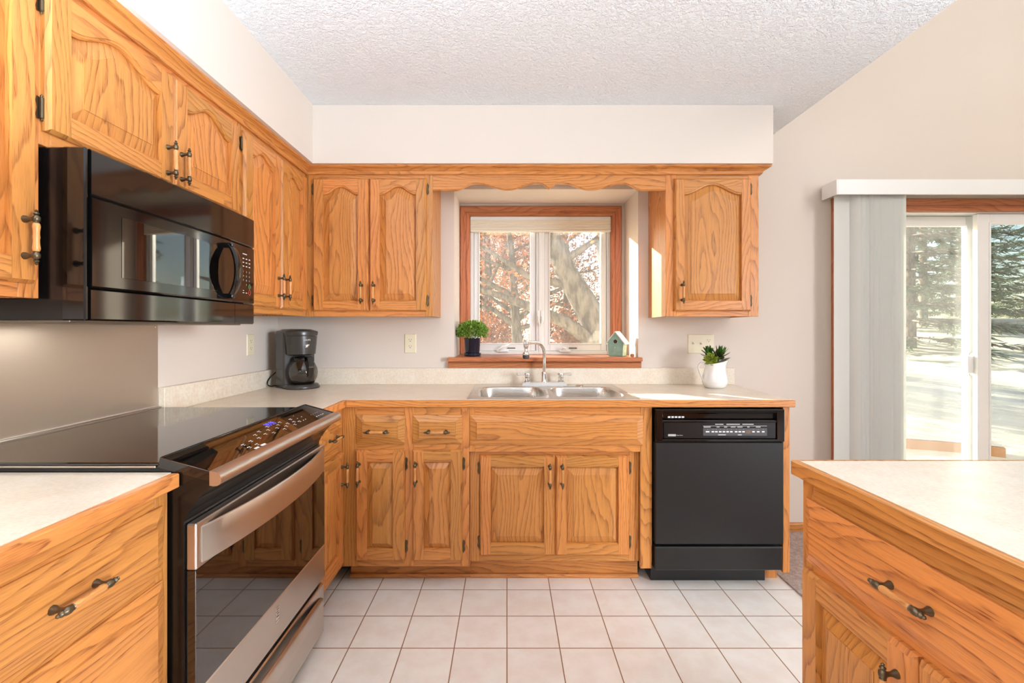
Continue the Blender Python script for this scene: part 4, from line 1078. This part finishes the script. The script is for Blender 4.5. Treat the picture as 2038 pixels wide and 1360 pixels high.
# ------------------------------------------------------------------ vertical blind at the sliding door
vb = thing('vertical_blind', 'white vertical blind drawn to the left of the sliding door', 'blind', (2.9, 2.68, .03))
vx0, vz0, vz1, vyf = 1.871, 1.980, 2.066, 2.624
m = MB(); m.box(vx0, vx0+.008, vyf, YW-.019, vz0, vz1, .0015); m.box(vx0+.008, 3.98, vyf, vyf+.008, vz0, vz1, .0015); m.box(vx0+.008, 3.98, vyf+.008, YW-.019, vz1-.006, vz1, .001); m.build('valance', VINYL, vb)
m = MB(); m.box(1.90, 3.96, 2.66, 2.705, 2.005, 2.045, .003); m.build('head_rail', VINYL, vb)
def vane(x, ang, wd=.089):
    L = []; ca, sa = math.cos(ang), math.sin(ang)
    for t in (-1, -.5, 0, .5, 1):
        a, b = t*wd/2, .0035*(1-t*t)
        p = (x+a*ca-b*sa, 2.684+a*sa+b*ca)
        L.append([(p[0], p[1], .03), (p[0], p[1], 2.0), (p[0]+.0008*sa, p[1]-.0008*ca, 2.0), (p[0]+.0008*sa, p[1]-.0008*ca, .03)])
    m = MB(); m.loops(L, 0, True, True, True, True); return m.build('vane', VANE, vb)
vane(1.945, math.radians(4), .1)
for k in range(19): vane(1.998+.0145*k, math.radians(136+rng.uniform(-9, 9)))

# ------------------------------------------------------------------ outside
def ground_z(x, y):
    t = max(0, y-4.2); s = .055*t+.004*t*t
    return -.14+min(s, 1.9)+(.05*math.sin(x*.7+y*.4)*min(1, t/3))
m = MB(); nx, ny = 60, 40; gx = [-10+40*i/nx for i in range(nx+1)]; gy = [3.2+29*(j/ny)**1.5 for j in range(ny+1)]
P = [(x, y, ground_z(x, y)) for y in gy for x in gx]
m.add(P, [(j*(nx+1)+i, j*(nx+1)+i+1, (j+1)*(nx+1)+i+1, (j+1)*(nx+1)+i) for j in range(ny) for i in range(nx)], smooth=True)
m.build('ground', LAWN, kind='structure', fixn=False)

def leaf_cloud(m, ctr, rad, n, size, r, flat=1.0, droop=.2):
    for _ in range(n):
        while True:
            p = Vector((r.uniform(-1, 1), r.uniform(-1, 1), r.uniform(-1, 1)))
            if p.length <= 1: break
        q = Vector(ctr)+Vector((p.x*rad, p.y*rad, p.z*rad*flat))
        d = Vector((r.uniform(-1, 1), r.uniform(-1, 1), r.uniform(-1, .6)-droop)).normalized(); u = d.orthogonal().normalized()
        u.rotate(Matrix.Rotation(r.random()*6.28, 3, d)); s_ = size*r.uniform(.6, 1.3); w = d.cross(u)
        m.add([q, q+d*s_*.45+u*s_*.3+w*s_*.08, q+d*s_, q+d*s_*.5-u*s_*.3+w*s_*.08], [(0, 1, 2, 3)])

def tree(name, label, base, pts, radii, seed, leafmat, nleaf, leafsize, spread, group=None, limbs=(), branches=9, lo=.35, cloud=.6, cat='tree'):
    """pts: the trunk line, offsets from the base; limbs: more lines with radii drawn into the trunk mesh"""
    r = random.Random(seed); base = Vector(base)
    t = thing(name, label, cat, base, group)
    m = MB(); pts = [base+Vector(p) for p in pts]
    m.tube(pts, radii, 12)
    for L, R in limbs: m.tube([base+Vector(p) for p in L], R, 9)
    tips = []
    for k in range(branches):
        f = lo+(1-lo)*(k+.5)/branches; i = min(int(f*(len(pts)-1)), len(pts)-2); q = pts[i].lerp(pts[i+1], f*(len(pts)-1)-i)
        a = k*2.4+r.uniform(-.5, .5); ln = spread*r.uniform(.6, 1.1)*(1.15-f*.5)
        d = Vector((math.cos(a), math.sin(a), r.uniform(.15, .8))).normalized()
        mid = q+d*ln*.5+Vector((0, 0, r.uniform(-.05, .15))*1) if False else q+d*ln*.5
        end = q+d*ln+Vector((r.uniform(-.2, .2), r.uniform(-.2, .2), r.uniform(0, .3)))*ln*.5
        R0 = radii[i]*.42
        m.tube([q, mid, end], [R0, R0*.6, R0*.2], 6)
        tips += [mid, end]
        for _ in range(3):
            d2 = (d+Vector((r.uniform(-.8, .8), r.uniform(-.8, .8), r.uniform(-.3, .7)))).normalized()
            s0 = q+d*ln*r.uniform(.3, .8); e2 = s0+d2*ln*.5
            m.tube([s0, s0.lerp(e2, .5)+Vector((0, 0, .03)), e2], [R0*.35, R0*.22, R0*.08], 5); tips.append(e2)
    m.build('trunk', BARK, t, fixn=False)
    if nleaf:
        m = MB(); n = max(1, nleaf//len(tips))
        for tp in tips: leaf_cloud(m, tp, spread*cloud*.5, n, leafsize, r, .8)
        m.build('foliage', leafmat, t, fixn=False)
    return t
def gz(x, y): return ground_z(x, y)-.05

# big leaning tree and slim tree just beyond the sink window
x, y = 1.55, 6.4
tree('leaning_tree', 'thick grey tree leaning across the right pane of the sink window', (x, y, gz(x, y)), [(0, 0, 0), (-.08, 0, .7), (-.30, .05, 1.35), (-.72, .1, 2.1), (-1.05, .15, 2.9), (-1.2, .2, 3.8)], [.27, .23, .2, .15, .12, .08], 5, AUTUMN, 500, .07, 1.3,
     limbs=[([(-.1, 0, .8), (.0, .1, 1.5), (-.15, .2, 2.3), (-.25, .3, 3.3)], [.17, .13, .11, .07]), ([(-.2, 0, 1.0), (-.75, -.1, 1.38), (-1.3, -.1, 1.62), (-2.1, -.1, 1.9)], [.11, .085, .06, .03]), ([(-.6, .1, 1.9), (-1.2, .1, 2.0), (-1.9, .1, 2.45)], [.07, .05, .02])], branches=6, lo=.6, cloud=.8)
x, y = .20, 8.2
tree('slim_tree', 'slim branching tree behind the left pane of the sink window', (x, y, gz(x, y)), [(0, 0, 0), (.0, 0, .7), (-.06, 0, 1.5), (-.1, 0, 2.3), (-.22, 0, 3.4)], [.13, .11, .08, .06, .03], 9, AUTUMN, 1500, .08, 1.5,
     limbs=[([(-.04, 0, 1.2), (-.45, .05, 1.5), (-1.1, 0, 1.65)], [.06, .045, .02]), ([(-.05, 0, 1.7), (-.5, 0, 1.95), (-1.2, 0, 2.3)], [.06, .045, .02]), ([(-.02, 0, 1.3), (.5, 0, 1.75), (1.1, 0, 2.0)], [.055, .04, .02])], branches=8, lo=.35)
# russet undergrowth
for lab, x, y, hgt, n, sd in (('russet leafy bush low behind the left pane of the sink window', -.35, 9.6, 1.5, 2600, 21), ('russet leafy bush low behind the right pane of the sink window', 1.5, 9.0, 1.5, 2600, 22)):
    t = thing('bush', lab, 'bush', (x, y, gz(x, y)), 'russet bushes behind the window'); r = random.Random(sd)
    m = MB(); f = MB()
    for k in range(14):
        a = r.random()*6.28; e = Vector((x+math.cos(a)*.75*r.random(), y+math.sin(a)*.6*r.random(), gz(x, y)+hgt*r.uniform(.6, 1)))
        m.tube([(x, y, gz(x, y)), (x+(e.x-x)*.3, y+(e.y-y)*.3, gz(x, y)+hgt*.4), e], [.02, .014, .005], 5)
        leaf_cloud(f, e-Vector((0, 0, hgt*.2)), .42, n//14, .075, r, 1.0)
    m.build('stems', BARK, t, fixn=False); f.build('foliage', AUTUMN, t, fixn=False)
# woods further back, all of one look
k = 0
for x, y in ((-1.6, 12.2), (-.5, 11.4), (.7, 12.6), (1.5, 11.8), (-.1, 14.5), (1.2, 15.2), (-1.4, 16), (.2, 18), (-1.0, 19)):
    k += 1; hh = 5.5+(k*37 % 11)*.15
    tree('woodland_tree', 'tall thin tree with tan and russet leaves in the woods beyond the window', (x, y, gz(x, y)), [(0, 0, 0), (.05, 0, hh*.3), (-.05, 0, hh*.6), (.05, 0, hh)], [.13, .1, .07, .02], 40+k, AUTUMN2 if k % 3 == 0 else AUTUMN, 5200, .08, 1.9, 'woodland trees beyond the window', branches=12, lo=.14, cloud=.95)
m = MB(); x0, y0 = 2.05, 10.4; z0 = ground_z(x0, y0)-.1
m.box(x0, x0+.75, y0, y0+.6, z0, z0+.62, .01); m.prism([(x0-.05, z0+.62), (x0+.8, z0+.62), (x0+.8, z0+.66), (x0-.05, z0+.66)], 1, y0-.05, y0+.65)
m.build('storage_box', SIDING, label='pale outdoor box at the foot of the woods, low in the right window pane', cat='box')

# spruces and garden beyond the sliding door
def spruce(label, x, y, hgt, rad, seed, z_lo=.35):
    r = random.Random(seed); b = Vector((x, y, gz(x, y))); t = thing('spruce_tree', label, 'tree', b, 'spruces beyond the sliding door')
    m = MB(); m.tube([b, b+Vector((0, 0, hgt*.5)), b+Vector((0, 0, hgt))], [.16, .1, .02], 10)
    f = MB(); tiers = 19
    for i in range(tiers):
        h = z_lo+(hgt-z_lo)*i/tiers; R = rad*(1-i/tiers)**.8
        nb = 10
        for k in range(nb):
            a = 2*math.pi*(k+r.random()*.6)/nb+i; ln = R*r.uniform(.75, 1.1)
            p0 = b+Vector((0, 0, h)); d = Vector((math.cos(a), math.sin(a), 0)); sd = Vector((-math.sin(a), math.cos(a), 0))
            bp = [p0, p0+d*ln*.5+Vector((0, 0, -.05*ln)), p0+d*ln+Vector((0, 0, -.16*ln))]
            m.tube(bp, [.025, .016, .004], 5)
            for q in range(85):
                s = r.uniform(.25, 1); c = p0+d*ln*s+Vector((0, 0, -.14*ln*s*s))
                dd = (d*.7+sd*r.uniform(-1, 1)+Vector((0, 0, r.uniform(-.55, .15)))).normalized(); L_ = r.uniform(.22, .46)*(.6+.4*R/rad); w = dd.cross(Vector((r.uniform(-.4, .4), r.uniform(-.4, .4), 1))).normalized()*r.uniform(.018, .042)
                f.add([c, c+dd*L_*.4+w, c+dd*L_, c+dd*L_*.4-w], [(0, 1, 2, 3)])
    m.build('trunk', BARK, t, fixn=False); f.build('foliage', NEEDLE, t, fixn=False)
spruce('tall spruce seen through the left pane of the sliding door', 11.5, 13.2, 9.5, 2.9, 61)
spruce('tall spruce seen through the right pane of the sliding door, behind the stone wall', 19.8, 20.2, 11.0, 3.4, 62)
spruce('spruce behind the meeting stiles of the sliding door', 16.2, 18.0, 10.5, 3.1, 63)
spruce('spruce at the right edge of the photo, behind the stone wall', 25.4, 21.6, 11.0, 3.4, 64)
x, y = 4.6, 11.0
tree('yard_tree', 'bare tree whose shadow falls across the lawn outside the sliding door', (x, y, gz(x, y)), [(0, 0, 0), (0, 0, 1.2), (.05, 0, 2.4), (0, .1, 4.2)], [.14, .12, .1, .05], 71, AUTUMN2, 0, .1, 1.4, branches=6, lo=.5)
m = MB(); r = random.Random(5)
for i in range(9):
    xx = 17.6+.62*i; yy = 17.2+.04*i; z = ground_z(xx, yy)
    m.box(xx, xx+.6, yy-.2, yy+.25, z-.1, z+.28+r.uniform(-.015, .015), .03)
m.box(17.5, 23.25, yy-.55, yy+.2, z+.27, z+.36, .03)
m.build('stone_wall', STONE, label='low pale stone garden wall under the spruces, right door pane', cat='garden wall')
m = MB(); L = []
for i in range(25):
    t = i/24; a = math.radians(150-95*t); c = Vector((4.05, 3.2, 0)); R1, R2 = 1.92, 1.99
    x1, y1, x2, y2 = c.x+R1*math.cos(a), c.y+R1*math.sin(a), c.x+R2*math.cos(a), c.y+R2*math.sin(a)
    z = ground_z(x1, y1)
    L.append([(x1, y1, z-.05), (x1, y1, z+.10), (x2, y2, z+.10), (x2, y2, z-.05)])
m.loops(L, 0, False, True, True, True); m.build('lawn_edging', EDGEW, label='curved brown timber edging on the lawn outside the sliding door', cat='edging')
